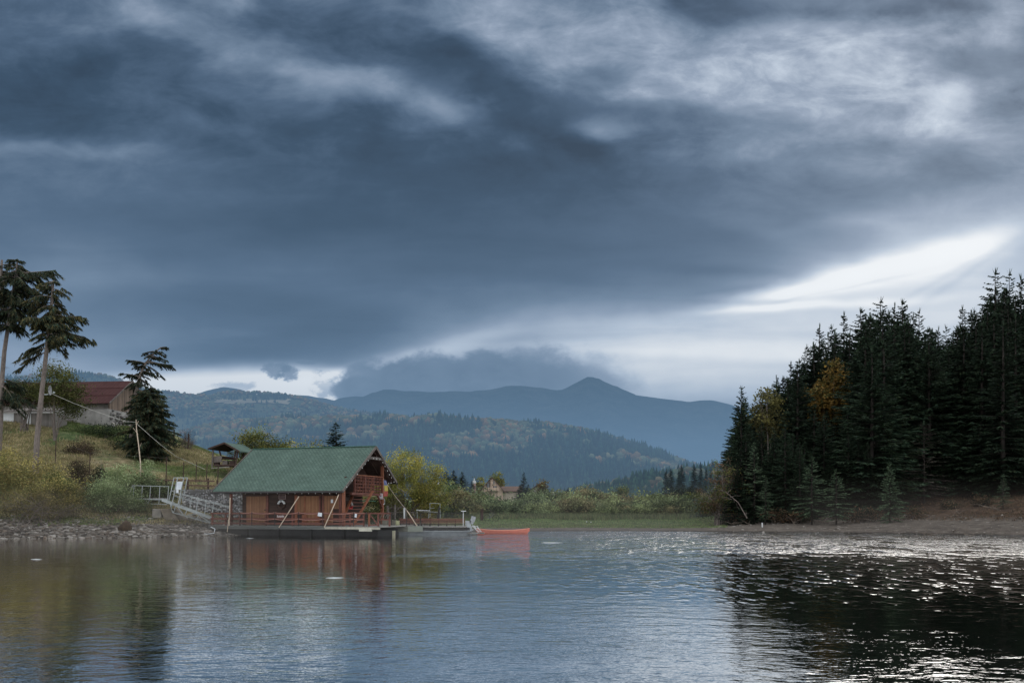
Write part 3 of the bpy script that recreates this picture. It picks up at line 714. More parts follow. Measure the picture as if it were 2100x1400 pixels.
# ---- the forest on the right-hand shore
def stand(px, pytop, Y, var, label, name='spruce_tree', cat='spruce', group='spruces of the lakeside forest', wide=1., lst=None):
    g = on_ground(px, Y); zt = P(px, pytop, Y).z; h = zt-g.z; lst = lst or SPV; base_h = 20. if lst is SPV else (10. if lst is SPL else 12.)
    s = h/base_h; w = s*(.6+.4/s if s > 1 else 1)*wide*1.22
    mesh = lst[var] if isinstance(lst, list) else lst
    return put_tree(name, mesh, g, (w, w, s), random.random()*6.28, label, cat, group)
SKYL = [
 (1520, 790, 92, 1, 'dark spruce standing alone at the lake end of the forest, its tip a little bent', .85),
 (1541, 868, 97, 2, 'short spruce half hidden behind the lone dark spruce at the forest end', .9),
 (1592, 768, 104, 2, 'thin spruce just left of the yellowing maple crown on the forest ridge', .9),
 (1622, 740, 103, 0, 'slim spruce rising where the forest skyline starts to climb', .9),
 (1633, 752, 101, 3, 'thin ragged spruce leaning on its slim neighbour where the skyline climbs', .8),
 (1655, 705, 104, 0, 'spruce directly left of the pair above the orange beech', .9),
 (1681, 663, 105, 2, 'tall sparse spruce standing above the left edge of the orange beech', 1.),
 (1706, 664, 110, 3, 'thin see-through spruce right behind the orange beech', .85),
 (1731, 638, 108, 0, 'narrow spruce between the see-through one and the broad dark spruce', .9),
 (1765, 630, 104, 1, 'broad dense dark spruce right above the orange beech', 1.1),
 (1806, 608, 109, 3, 'tall airy spruce with upswept tip in the middle of the forest skyline', 1.15),
 (1835, 620, 108, 2, 'spruce with a double look beside the airy middle one', .9),
 (1850, 612, 106, 1, 'dense tall spruce right of the airy middle one', 1.05),
 (1873, 640, 111, 3, 'gaunt spruce at the left of the twin tips above the skyline notch', .8),
 (1885, 630, 108, 3, 'gaunt spruce at the right of the twin tips above the skyline notch', .85),
 (1925, 668, 112, 2, 'small spruce tip at the bottom of the notch in the skyline', .8),
 (1940, 664, 112, 3, 'small sparse spruce next to the lowest tip of the notch', .8),
 (1974, 625, 106, 0, 'sharp pointed spruce rising out of the notch in the skyline', .9),
 (1999, 630, 108, 3, 'ragged spruce left of the highest pair at the photo edge', .9),
 (2015, 622, 106, 0, 'close neighbour of the ragged spruce below the highest pair', .85),
 (2041, 549, 103, 3, 'highest spruce of the forest with an open pagoda-like top', 1.05),
 (2070, 551, 105, 3, 'second highest spruce of the forest, right beside the highest', .9),
 (2094, 561, 102, 2, 'tall spruce cut by the right edge of the photo', 1.),
 (1575, 792, 100, 1, 'spruce filling the slope left of the thin spruce by the maple', 1.2),
 (1606, 770, 99, 4, 'broad spruce on the slope right of the yellowing maple', 1.1),
 (1640, 735, 100, 1, 'full spruce on the climbing part of the skyline', 1.15),
 (1668, 700, 101, 4, 'broad dark spruce below the thin tips left of the beech', 1.15),
 (1786, 645, 104, 4, 'broad dark spruce between the dense one and the airy middle one', 1.1),
 (1862, 648, 104, 1, 'broad dark spruce under the gaunt twin tips', 1.1),
 (1905, 690, 106, 4, 'broad dark spruce filling the notch from the left', 1.15),
 (1955, 680, 104, 1, 'broad dark spruce filling the notch from the right', 1.15),
 (2025, 612, 102, 4, 'broad dark spruce below the highest tip', 1.1),
 (2082, 600, 100, 1, 'broad dark spruce below the second highest tip', 1.1),
 (2135, 575, 100, 0, 'tall spruce just past the pair of highest trees', 1.),
]
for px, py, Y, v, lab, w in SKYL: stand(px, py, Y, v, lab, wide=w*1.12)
def skyline(px): return np.interp(px, [1490, 1520, 1560, 1620, 1680, 1750, 1805, 1850, 1900, 1935, 1975, 2040, 2200, 2600], [880, 800, 800, 750, 680, 640, 620, 620, 650, 680, 640, 570, 590, 600])
r = np.random.default_rng(5); cnt = 0; placed = []
for k in range(4000):
    if cnt >= 215: break
    Y = 78+48*r.random()**1.25; px = 1500+(1000 if Y > 1 else 0)*r.random()**1.15
    g = on_ground(px, Y)
    x0 = P(1492, 1000, Y).x
    if g.x < x0+.5 or g.z < 1.3: continue
    if Y < np.interp(px, [1500, 1650, 1800, 1850, 1950, 2050, 2200], [86, 84, 82, 90, 90, 84, 84]): continue
    if any((g.x-q[0])**2+(g.y-q[1])**2 < 2.0**2 for q in placed): continue
    sk = skyline(px)+12+60*r.random()**1.6; h = P(px, sk, Y).z-g.z
    if abs(px-1712) < 48 and Y < 99: h = min(h, P(px, 842, Y).z-g.z)
    if abs(px-1573) < 22 and Y < 95: h = min(h, P(px, 850, Y).z-g.z)
    hmax = 11+ (Y-78)*.55+6*r.random()
    h = min(h, hmax)
    if h < 5: continue
    placed.append((g.x, g.y)); v = int(r.integers(0, 5)); s = h/20
    w = s*(1.0+.5*(1-s))*(1.35+.35*r.random())
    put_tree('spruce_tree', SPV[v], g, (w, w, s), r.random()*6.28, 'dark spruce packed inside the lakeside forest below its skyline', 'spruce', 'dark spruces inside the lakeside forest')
    cnt += 1
FR = [
 (1547, 905, 86, SPL, 1, 'light green feathery young spruce near the lake end of the forest', 1.0),
 (1610, 868, 85, SPV, 0, 'dark pointed spruce in the front row between two light young ones', 1.2),
 (1588, 880, 87, SPV, 1, 'dark spruce in front of the thin yellowing maple', 1.1),
 (1562, 862, 89, SPV, 0, 'slender dark spruce at the left foot of the thin yellowing maple', 1.1),
 (1640, 905, 84, SPV, 2, 'dark narrow spruce left of the pale drooping one', 1.2),
 (1740, 890, 86, SPV, 1, 'dark spruce between the sparse pale one and the lone cone-shaped one', 1.2),
 (1570, 975, 83, SPL, 1, 'small thin spruce leaning at the foot of the forest edge', .9),
 (1665, 935, 81, SPL, 1, 'pale green drooping spruce at the forest foot by the shore', 1.25),
 (1715, 962, 80, SPL, 1, 'sparse pale spruce with a bare lower trunk on the shore', 1.35),
 (1825, 946, 79, SPL, 0, 'full cone-shaped young spruce standing alone on the shore slope', .95),
 (1935, 900, 90, SPV, 1, 'dark spruce above the bare earth slope at the right', 1.3),
 (2035, 872, 86, SPV, 4, 'wide dark spruce low on the slope near the right edge', 1.2),
 (2057, 972, 79, SPL, 1, 'small pale spruce with a bare stem on the right slope', 1.2),
 (1505, 985, 88, SPV, 0, 'low dark spruce at the very end of the forest beside the willows', 1.3),
 (1780, 905, 85, SPV, 4, 'dark spruce behind the lone cone-shaped young one', 1.0),
 (1690, 850, 88, SPV, 1, 'dark spruce behind the pale drooping one', 1.2),
 (1990, 930, 88, SPV, 0, 'mid-sized dark spruce between the bare grey tree and the right edge', 1.3),
 (2110, 900, 84, SPV, 4, 'dark low spruce cut by the right edge of the photo', 1.3),
]
for px, py, Y, ls, v, lab, w in FR: stand(px, py, Y, v, lab, wide=w, lst=ls)
for i, px in enumerate([1512, 1530, 1552, 1583, 1604, 1626, 1650, 1684, 1703, 1733, 1760, 1790, 1850, 1880, 1915]):
    Y = 86+(i*37 % 5)+(5 if px > 1840 else 0); g = on_ground(px, Y); s = (.30+.13*((i*7) % 4)/3); put_tree('young_spruce', SPV[(4, 1, 0)[i % 3]], g, (s*1.9, s*1.9, s), i*1.3, 'low dark young spruce with skirts to the ground along the forest foot', 'spruce', 'young dark spruces along the forest foot')
g = on_ground(1895, 88); h = P(1895, 862, 88).z-g.z
put_tree('bare_tree', SPD, g, (1.2, 1.2, h/12), 1., 'grey half bare tree standing in front of the dark forest at the right', 'tree', None)
def stand_broad(name, px, pytop, Y, lobes, n, size, pal, label, cat='tree', group=None, seed=1, hk=None, mats=BM, **kw):
    "lobes are in units of the tree's height (about 1 tall)"
    g = on_ground(px, Y); h = P(px, pytop, Y).z-g.z; L = [tuple(c*h for c in l) for l in lobes]
    ms = broad(seed, L, n, size, pal, **kw)
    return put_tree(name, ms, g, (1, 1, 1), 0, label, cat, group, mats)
stand_broad('beech_tree', 1710, 728, 97, [(0, 0, .8, .13, .13, .14), (-.08, 0, .66, .12, .12, .15), (.1, 0, .62, .14, .12, .15), (.02, 0, .5, .15, .12, .14)], 8500, .3, ORG, 'orange autumn beech glowing between the dark spruces', seed=31, clumps=150, cr=.55, shell=.35)
stand_broad('maple_tree', 1573, 783, 93, [(0, 0, .86, .1, .1, .10), (-.07, 0, .74, .1, .1, .10), (.04, 0, .66, .12, .1, .14)], 3600, .26, [(.20, .18, .06), (.14, .13, .05), (.09, .09, .04)], 'thin yellowing maple on the low end of the forest skyline', seed=32, clumps=90, cr=.4, shell=.4)
stand_broad('birch_tree', 2072, 742, 95, [(0, 0, .88, .07, .07, .10), (.03, 0, .74, .08, .08, .10)], 2000, .26, ORG, 'small patch of orange birch among the spruces at the right edge', seed=33, clumps=50, cr=.4, shell=.4)
for i, (px, py, Y, lab) in enumerate([(1482, 930, 87, 'thin olive brown shrubby tree at the forest end beside the dark spruce'), (1468, 985, 86, 'low brown bare shrub at the foot of the forest end')]):
    stand_broad('shrub', px, py, Y, [(0, 0, .72, .28, .28, .26), (.1, 0, .5, .3, .3, .25), (-.15, 0, .42, .3, .3, .25)], 2200, .15, BRN+OLV, lab, 'shrub', None, seed=40+i, clumps=60, cr=.35, shell=.3, stems=6, trunk_r=.05, twn=6)
for i, (px, py, Y) in enumerate([(1590, 1040, 84), (1630, 1045, 83), (1745, 1045, 81), (1780, 1040, 81), (1870, 1040, 80), (1500, 1042, 86), (1945, 1030, 83), (2010, 1018, 82)]):
    stand_broad('undergrowth_bush', px, py, Y, [(0, 0, .5, .9, .6, .45), (.6, 0, .35, .7, .5, .3)], 1300, .14, BRN+DKG, 'low brown undergrowth bush at the forest foot above the shore', 'bush', 'low brown bushes along the forest foot', seed=60+i, clumps=40, cr=.3, shell=.3, stems=5, trunk_r=.02, twn=3)
# ------------------------------------------------------------------ the two high-crowned spruces and the leaning one, left bank
def hanging_tree(name, label, path, radii, boughs, Y, seed, pal, cat='spruce', fill=None, tw=.66, thin=1.):
    "path: pixel/depth line of the stem; boughs: (height share, pixel reach to the right (neg = left), rise, sag, hang)"
    r = np.random.default_rng(seed); base = P(*path[0], Y); base.z = gz(base.x, base.y); pts = [Vector((0, 0, -.5))]+[P(px, py, Y)-base for px, py in path[1:]]
    tr = MB(); tr.tube(pts, radii, 9)
    arr = np.array([tuple(p) for p in pts]); cum = np.concatenate([[0], np.cumsum(np.linalg.norm(np.diff(arr, axis=0), axis=1))]); cum /= cum[-1]
    def on(s): return np.array([np.interp(s, cum, arr[:, i]) for i in range(3)])
    sp = Sprays()
    fill_ = fill or (0, 0, 0, 0)
    auto = [(fill_[0]+(fill_[1]-fill_[0])*r.random(), (1 if r.random() > fill_[3] else -1)*fill_[2]*(.3+1.05*r.random()), .1-.15*r.random(), .35+.25*r.random(), .95, -1) for _ in range(int(fill_[4]) if len(fill_) > 4 else 0)]
    for (s, reach, rise, sag, hang, n) in list(boughs)+auto:
        for k in range(abs(n)):
            hang_ = hang*1.8; L = abs(reach)/F*Y*(.72+.4*r.random()); az = (0 if reach > 0 else PI)+(r.random()-.5)*(4.6 if n < 0 else .5 if n < 3 else 2.3)
            bough(sp, tr, on(min(.995, max(0., s+(r.random()-.5)*.035*(n > 1 or n < 0)))), az, L, rise+(r.random()-.5)*.15, sag, r, 13*thin, hang_, tw, .05, pal, .08)
            # second order: side boughs hanging from the first
            for q in range(int(L*2.6*thin)):
                f = .25+.7*r.random(); p0 = on(min(.995, s))+np.array([math.cos(az)*L*f, math.sin(az)*L*f, L*(rise*f-sag*f*f+.08*f**4)])
                bough(sp, None, p0, az+(r.random()-.5)*2.6, L*.33*(1.2-f*.6), -.15, .55, r, 13, hang_, tw, .05, pal, 0.)
    for k in range(26):
        s = .15+.5*r.random(); p = on(s); a = r.random()*6.28; L = .15+.5*r.random()
        tr.tube([p, p+np.array([math.cos(a)*L, math.sin(a)*L, -.1*L])], .03, 3, .012, cap=False)
    o = put_tree(name, (sp.mesh('crown'), tr.mesh('trunk')), base, (1, 1, 1), 0, label, cat, 'high-crowned spruces on the left bank', (NEEDLE, BARKG))
    return o
PK = np.array([(.020, .034, .020), (.014, .024, .016), (.032, .040, .020), (.045, .040, .018)])
PK2 = np.array([(.020, .032, .019), (.014, .024, .016), (.06, .05, .018), (.05, .046, .02)])
hanging_tree('spruce_tree', 'tall bare-stemmed spruce with a satellite dish on its trunk and boughs reaching right', [(72, 930), (76, 900), (84, 820), (93, 740), (101, 670), (107, 610), (110, 575)], [.30, .24, .21, .185, .155, .12, .08, .03], [
 (.90, -45, .15, .5, .8, 4), (.93, 12, .1, .4, .8, 5), (.98, -30, .1, .35, .8, 4), (.86, -40, .0, .5, .8, 4), (.80, 75, .42, .38, .9, 2), (.77, 62, .25, .45, .95, 3), (.73, 80, -.02, .28, .9, 3), (.71, 40, -.1, .45, .9, 3), (.78, -45, .0, .5, .9, 4), (.68, -62, -.15, .40, .9, 2), (.64, -58, -.12, .60, .8, 1), (.99, 12, .1, .3, .7, 4), (.84, 24, .1, .5, .9, 4), (.79, 66, .2, .4, 1., -4), (.745, 82, .05, .3, 1., 2), (.76, 60, .05, .45, 1., 3), (.72, 70, -.12, .3, 1., 3), (.815, 45, .2, .4, 1., 3)], 80, 3, PK2, fill=(.68, .99, 40, .45, 42))
hanging_tree('spruce_tree', 'taller bare-stemmed spruce behind, cut by the left edge, with a long flat bough pointing right', [(-4, 900), (1, 860), (3, 790), (9, 720), (18, 660), (27, 600), (33, 560), (36, 532)], [.28, .24, .21, .19, .165, .14, .10, .06, .02], [
 (.995, 12, .2, .3, .6, 5), (.93, 84, .10, .16, .75, 2), (.94, -40, .1, .4, .8, 3), (.88, 55, .0, .4, .9, 5), (.84, -50, .0, .5, .9, 4), (.80, 52, -.05, .5, .9, 5), (.75, -46, -.1, .5, .9, 4), (.73, 46, -.1, .55, .9, 4), (.40, 44, -.05, .5, .9, 3), (.36, 62, -.22, .45, .95, 4), (.33, 40, -.5, .4, .9, 3), (.96, 20, .1, .4, .8, 4), (.985, -25, .3, .3, .6, 2)], 84, 4, PK, fill=(.64, .97, 44, .4, 56))
hanging_tree('spruce_tree', 'spruce cut off by the left edge of the photo, only stem and few boughs showing', [(-40, 900), (-36, 840), (-22, 740), (-8, 640), (2, 560), (4, 533)], [.34, .30, .25, .2, .15, .10, .05], [
 (.97, 26, .25, .2, .5, 2), (.9, 30, .15, .3, .7, 2), (.85, -60, .0, .4, .8, 4), (.75, -60, .0, .4, .8, 4), (.72, 30, -.1, .5, .9, 3)], 88, 6, PK, fill=(.7, .97, 34, .5, 30))
hanging_tree('spruce_tree', 'wind-bent spruce leaning right over the dark bush, its top swept sideways', [(268, 880), (272, 850), (276, 815), (284, 782), (294, 752), (306, 735), (318, 722), (330, 712)], [.24, .22, .18, .15, .12, .09, .07, .05, .02], [
 (.99, 16, .25, .3, .6, 3), (.93, 18, .3, .25, .6, 3), (.82, 52, -.04, .18, .7, 2), (.78, 40, -.15, .6, .95, 2), (.8, -34, .35, .3, .6, 3), (.70, -38, .35, .4, .6, 3), (.62, -26, .1, .5, .7, 3), (.66, 26, -.1, .6, .9, 3), (.5, 22, -.2, .5, .8, 3), (.45, -20, -.1, .5, .8, 3), (.9, -22, .3, .2, .6, 3), (.58, 62, -.35, -.08, .9, 1)], 92, 8, PK, tw=.42, thin=1., fill=(.5, .98, 24, .45, 54))
# the big dark spreading spruce beneath it
r_ = np.random.default_rng(9); sp = Sprays(); tr = MB(); Yd = 91.; g = on_ground(305, Yd); top = P(300, 790, Yd).z-g.z
tr.tube([(0, 0, -.5), (0, 0, top*.9)], .22, 7, .05)
for k in range(300):
    s = (k+.5)/300; z = top*(.02+.96*s); L = 2.9*(1-s)**.36*(.6+.55*r_.random())*(1.15 if s > .2 else .8); a = r_.random()*6.28
    bough(sp, tr if k % 4 == 0 else None, np.array([0, 0, z]), a, L, .12+.2*s, .45, r_, 11, 1.1, .5, .07, PK, .1, .85)
put_tree('spruce_tree', (sp.mesh('crown'), tr.mesh('trunk')), g, (1, 1, 1), 0, 'broad dark spruce with drooping skirts on the crest, right of the barn', 'spruce', None, (NEEDLE, BARK))

L_ = lambda *a: list(a)
stand_broad('apple_tree', 112, 745, 93, [(0, 0, .84, .22, .2, .14), (.14, 0, .62, .25, .25, .2), (-.1, 0, .62, .22, .2, .16), (.22, 0, .45, .2, .2, .14)], 10000, .17, OLV, 'leafy olive green apple tree standing behind the trunk with the satellite dish', seed=51, clumps=130, cr=.55, shell=.35, trunk_r=.15)
stand_broad('apple_tree', 45, 770, 96, [(0, 0, .72, .34, .3, .2), (.3, 0, .62, .26, .24, .18), (-.3, 0, .6, .26, .24, .18)], 8000, .17, [(.05, .06, .022), (.065, .06, .025), (.04, .05, .02)], 'dark brownish apple tree in front of the white shed at the left', seed=52, clumps=110, cr=.55, shell=.35, trunk_r=.09, stems=4, spread=.5)
def bush(px, py, Y, wpx, pal, n, label, seed, grp=None, size=.13, name='bush', cl=70, cr=.42, st=6, tw=3, lobn=7, cat='bush', hs=None, flat=1.):
    g = on_ground(px, Y); h = (P(px, py, Y).z-g.z); w = wpx/F*Y/2; r = np.random.default_rng(seed)
    lobes = []
    for k in range(lobn):
        a = (k/(lobn-1)-.5)*2 if lobn > 1 else 0; hh = h*(1-.45*abs(a)**1.6)*(.8+.25*r.random()); rad = w*.42
        lobes.append((a*w*.68, (r.random()-.5)*w*.7, max(.3, hh*.52), rad, rad, hh*.46))
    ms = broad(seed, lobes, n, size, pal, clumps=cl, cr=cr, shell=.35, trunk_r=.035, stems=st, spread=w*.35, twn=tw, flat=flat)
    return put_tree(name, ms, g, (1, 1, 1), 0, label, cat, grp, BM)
YB = [(.42, .36, .12), (.34, .31, .11), (.48, .40, .14), (.25, .24, .09), (.35, .27, .11)]
bush(20, 893, 69, 270, YB, 22000, 'big yellowing willow bush filling the left edge of the bank', 71, cl=240, cr=.5, lobn=9, name='willow_bush', size=.12)
bush(118, 950, 67, 120, YB+OLV, 8000, 'rounded yellow-green bush at the right flank of the big yellowing willow', 72, cl=90, name='willow_bush', size=.11)
bush(70, 985, 64.5, 200, [(.20, .165, .07), (.16, .14, .06), (.13, .11, .055)], 7000, 'low tan brush leaning over the stones at the left shore', 73, cl=80, st=16, tw=6, size=.10)
bush(158, 925, 78, 55, [(.08, .06, .04), (.10, .07, .045), (.06, .055, .03)], 3000, 'small reddish brown bush on the slope above the green willows', 74, cl=40, cr=.35, tw=6)
bush(205, 928, 76, 34, [(.03, .04, .022), (.04, .05, .025)], 2200, 'narrow dark green bush on the slope between brown bushes', 75, cl=30, cr=.3)
bush(246, 926, 72.5, 100, WIL, 10000, 'pale green willow bush left of the rope pole', 76, 'green willow bushes above the footbridge', cl=110, lobn=6, name='willow_bush', size=.11)
bush(298, 925, 74, 78, GRN+WIL, 9000, 'darker green willow bush at the foot of the rope pole', 77, 'green willow bushes above the footbridge', cl=90, lobn=5, name='willow_bush', size=.11)
bush(215, 968, 69, 120, WIL, 9000, 'low pale willow bush above the grass strip, left of the footbridge', 78, 'green willow bushes above the footbridge', cl=100, name='willow_bush', size=.10)
bush(262, 985, 70, 80, GRN+WIL, 5000, 'low green bush touching the left end of the footbridge', 79, 'green willow bushes above the footbridge', cl=60, size=.10, lobn=5)
bush(320, 985, 75.5, 80, DKG+GRN, 6000, 'shady green bush behind the footbridge railing', 80, cl=60, size=.10, lobn=5)
bush(262, 1012, 75, 60, DKG+GRN, 3000, 'dark bush in the shade under the footbridge', 81, cl=40, size=.10, lobn=4)
bush(205, 868, 99, 130, DKG+GRN, 7000, 'dark green nettle thicket along the barn wall', 82, cl=70, size=.14, lobn=6)
bush(300, 885, 95, 120, DKG, 6000, 'dark green thicket under the broad spruce', 83, cl=60, size=.14, lobn=6)
bush(382, 868, 100, 44, [(.10, .08, .065), (.085, .07, .055)], 1500, 'bare grey-brown shrub on the crest against the far hill', 84, cl=40, cr=.3, size=.06, tw=9, st=10)
bush(165, 905, 88, 60, [(.09, .06, .04), (.07, .055, .035)], 2200, 'low rusty brown bush on the upper slope', 85, cl=40, size=.12, lobn=4)
for i, px in enumerate([150, 176, 196]):
    bush(px, 965+i*4, 73-i, 26, [(.035, .04, .022), (.07, .05, .03)], 900, 'small dark conical bush among the dry slope grass', 90+i, 'small dark bushes on the dry slope', cl=16, cr=.25, size=.1, lobn=3, st=2)
# behind the house roof
stand_broad('willow_tree', 531, 873, 92, [(0, 0, .62, .34, .3, .34), (-.25, 0, .5, .25, .25, .28), (.3, 0, .48, .25, .25, .28)], 11000, .17, OLV, 'round olive green tree behind the left end of the green roof', seed=101, clumps=130, cr=.5, shell=.35, stems=4, trunk_r=.1)
stand_broad('willow_tree', 575, 893, 92, [(0, 0, .6, .35, .3, .34), (.35, 0, .5, .3, .25, .28)], 6000, .16, YEL+OLV, 'yellow-green tree behind the roof ridge, right of the olive one', seed=102, clumps=80, cr=.45, shell=.35, stems=4, trunk_r=.08)
stand_broad('willow_tree', 608, 893, 93, [(0, 0, .6, .4, .3, .34), (.38, 0, .5, .3, .25, .24)], 6000, .16, YEL, 'bright yellow tree in the middle behind the roof ridge', seed=103, clumps=80, cr=.45, shell=.35, stems=4, trunk_r=.08)
stand_broad('willow_tree', 640, 898, 96, [(0, 0, .6, .35, .3, .34)], 3500, .16, OLV+YEL, 'small olive yellow tree between the bright yellow one and the spruce', seed=104, clumps=50, cr=.45, shell=.35, stems=4, trunk_r=.07)
stand(689, 864, 94, 0, 'dark lone spruce peeking above the roof ridge', lst=SPV, wide=2.1)
# the big yellow willow right of the gable
stand_broad('willow_tree', 828, 921, 84, [(.02, 0, .80, .26, .25, .17), (-.18, 0, .62, .26, .25, .22), (.28, 0, .66, .25, .25, .22), (.0, 0, .42, .40, .35, .25), (.34, 0, .40, .26, .25, .22), (-.3, 0, .42, .25, .25, .22)], 30000, .13, YEL, 'big yellow-green willow tree right of the house gable', seed=110, clumps=320, cr=.42, shell=.5, stems=5, trunk_r=.09, spread=.4)
bush(815, 1010, 81, 90, [(.09, .085, .045), (.075, .06, .045), (.12, .11, .05)], 5000, 'dull brownish bush at the foot of the big yellow willow', 111, cl=70, cr=.35, size=.1, tw=6)
bush(752, 1008, 82, 80, OLV+DKG, 5000, 'dark olive bush seen under the loft of the house', 112, cl=60, size=.11)
bush(865, 1005, 87, 60, YB, 4000, 'low yellow-brown bush right of the big yellow willow', 113, cl=50, size=.11)

# ------------------------------------------------------------------ scrub belt behind the meadow
SCR = [[(.20, .25, .13), (.165, .21, .105), (.26, .30, .15)], [(.24, .28, .13), (.28, .31, .14), (.19, .23, .105)], [(.27, .25, .125), (.22, .225, .11), (.29, .245, .13)]]
def protob(seed, pal, n=2600): # unit bush 2 m tall, 3.6 m wide
    r = np.random.default_rng(seed); lobes = [((k-2)*.62, (r.random()-.5)*.8, .75+.25*r.random(), .62, .62, .72) for k in range(5)]
    return broad(seed, lobes, n, .14, pal, clumps=46, cr=.28, shell=.4, trunk_r=.03, stems=6, spread=.4, twn=2)
PB = [protob(200+i, SCR[i % 3]) for i in range(6)]
r = np.random.default_rng(77); k = 0; tries = 0
bl = {0: 'green scrub willow in the thicket along the far edge of the meadow', 1: 'light green scrub willow in the thicket along the far edge of the meadow', 2: 'tan-green scrub willow in the thicket along the far edge of the meadow'}
while k < 110:
    px = 860+r.random()*640; Y = 100+55*r.random()**.8
    if Y < np.interp(px, [860, 960, 1100, 1500], [96, 112, 108, 104]): continue
    g = on_ground(px, Y); g.z -= .2; top = np.interp(px, [860, 930, 975, 1040, 1100, 1200, 1300, 1400, 1500], [1002, 1000, 1014, 1016, 1018, 1012, 1016, 1012, 1015])+(155-Y)*.28+r.random()**2*(-36)+12
    h = P(px, top, Y).z-g.z; s = max(.7, h/1.9); i = int(r.integers(0, 6))
    o = put_tree('scrub_bush', PB[i], g, (s*(.9+.5*r.random()), s, s), r.random()*6.28, bl[i % 3], 'bush', 'scrub willows behind the meadow', BM); k += 1
BL = [(928, 985, 112, 58, 'rounded fresh green bush beneath the two dark spruces of the village', GRN), (905, 1008, 108, 44, 'low grey-green bush below the brown cottage', WIL), (985, 1010, 125, 60, 'rounded green bush left below the pale gabled house', GRN+WIL), (1020, 1018, 120, 50, 'dark green bush right in front of the pale gabled house', DKG+GRN),
      (1205, 983, 190, 60, 'pale olive tree rising above the thicket centre', OLV+WIL), (1270, 990, 180, 60, 'soft green round tree above the thicket, left of the dark grove', OLV+GRN), (1440, 1017, 118, 54, 'pale silver green willow at the right end of the thicket', [(.14, .17, .12), (.12, .15, .10)]), (1462, 1032, 105, 50, 'silver green willow bush next to the forest end', [(.13, .16, .11), (.11, .14, .09)]),
      (1385, 992, 140, 70, 'dark green rounded tree grove at the right of the thicket', DKG), (1430, 990, 138, 50, 'dark green rounded tree beside the grove near the forest', DKG), (1120, 995, 190, 50, 'dark leafy tree hiding the long low house', DKG+GRN), (1150, 1000, 180, 40, 'dark green tree near the small white cottage', DKG), (1412, 1008, 120, 50, 'mid green bush below the dark grove', GRN)]
for i, (px, py, Y, w, lab, pal) in enumerate(BL): bush(px, py, Y, w, pal, 3600, lab, 300+i, cl=60, cr=.5, size=.22, lobn=5, name='leafy_bush')
VS = [(915, 966, 200, 1, 2.85, 'bluish dark spruce left of the densest village pair'), (892, 975, 205, 0, 2.47, 'thin dark spruce beside the brown cottage'), (930, 963, 198, 4, 2.85, 'dense dark spruce, left of the village pair'), (948, 966, 196, 4, 2.66, 'dense dark spruce, right of the village pair'), (968, 984, 200, 1, 2.09, 'small olive spruce right of the village pair'),
      (1074, 967, 200, 2, 1.90, 'narrow dark spruce standing before the long low house'), (1083, 992, 190, 4, 3.23, 'squat dark spruce at the foot of the narrow one'), (1165, 998, 190, 3, 3.04, 'small open-branched spruce beside the little white cottage'), (1067, 992, 192, 4, 2.85, 'squat dark spruce left of the narrow one'),
      (1376, 958, 330, 1, 1.5, 'hill spruce with a broad top left of the forest'), (1366, 960, 340, 0, 1.4, 'pointed hill spruce, leftmost of the tall ones on the low hill'), (1398, 950, 335, 1, 1.4, 'highest pointed spruce on the low hill left of the forest'), (1392, 960, 335, 2, 1.5, 'spruce pressed against the highest one on the low hill'), (1424, 951, 330, 1, 1.4, 'wide spruce on the low hill near the forest'), (1437, 952, 335, 0, 1.4, 'slim spruce on the low hill near the forest'), (1448, 956, 330, 2, 1.4, 'ragged spruce on the low hill beside the forest end'), (1458, 962, 330, 0, 1.3, 'last spruce of the low hill before the forest')]
for px, py, Y, v, w, lab in VS:
    g = on_ground(px, Y)
    if Y > 300: g.z = P(px, 1000, Y).z-1
    h = P(px, py, Y).z-g.z; s = h/20; put_tree('spruce_tree', SPV[v], g, (s*w, s*w, s), random.random()*6, lab, 'spruce', None)
for i, (px, py, Y, pal, lab) in enumerate([(1020, 962, 230, YEL, 'slender yellow tree rising behind the pale gabled house'), (984, 978, 225, YEL+OLV, 'yellow-green tree between the white chimney and the gabled house'), (1113, 985, 215, ORG, 'orange tree behind the roof at the right of the long house')]):
    stand_broad('poplar_tree', px, py, Y, [(0, 0, .66, .15, .15, .33), (.06, 0, .4, .17, .17, .25)], 3500, .35, pal, lab, seed=320+i, clumps=60, cr=.6, shell=.4)
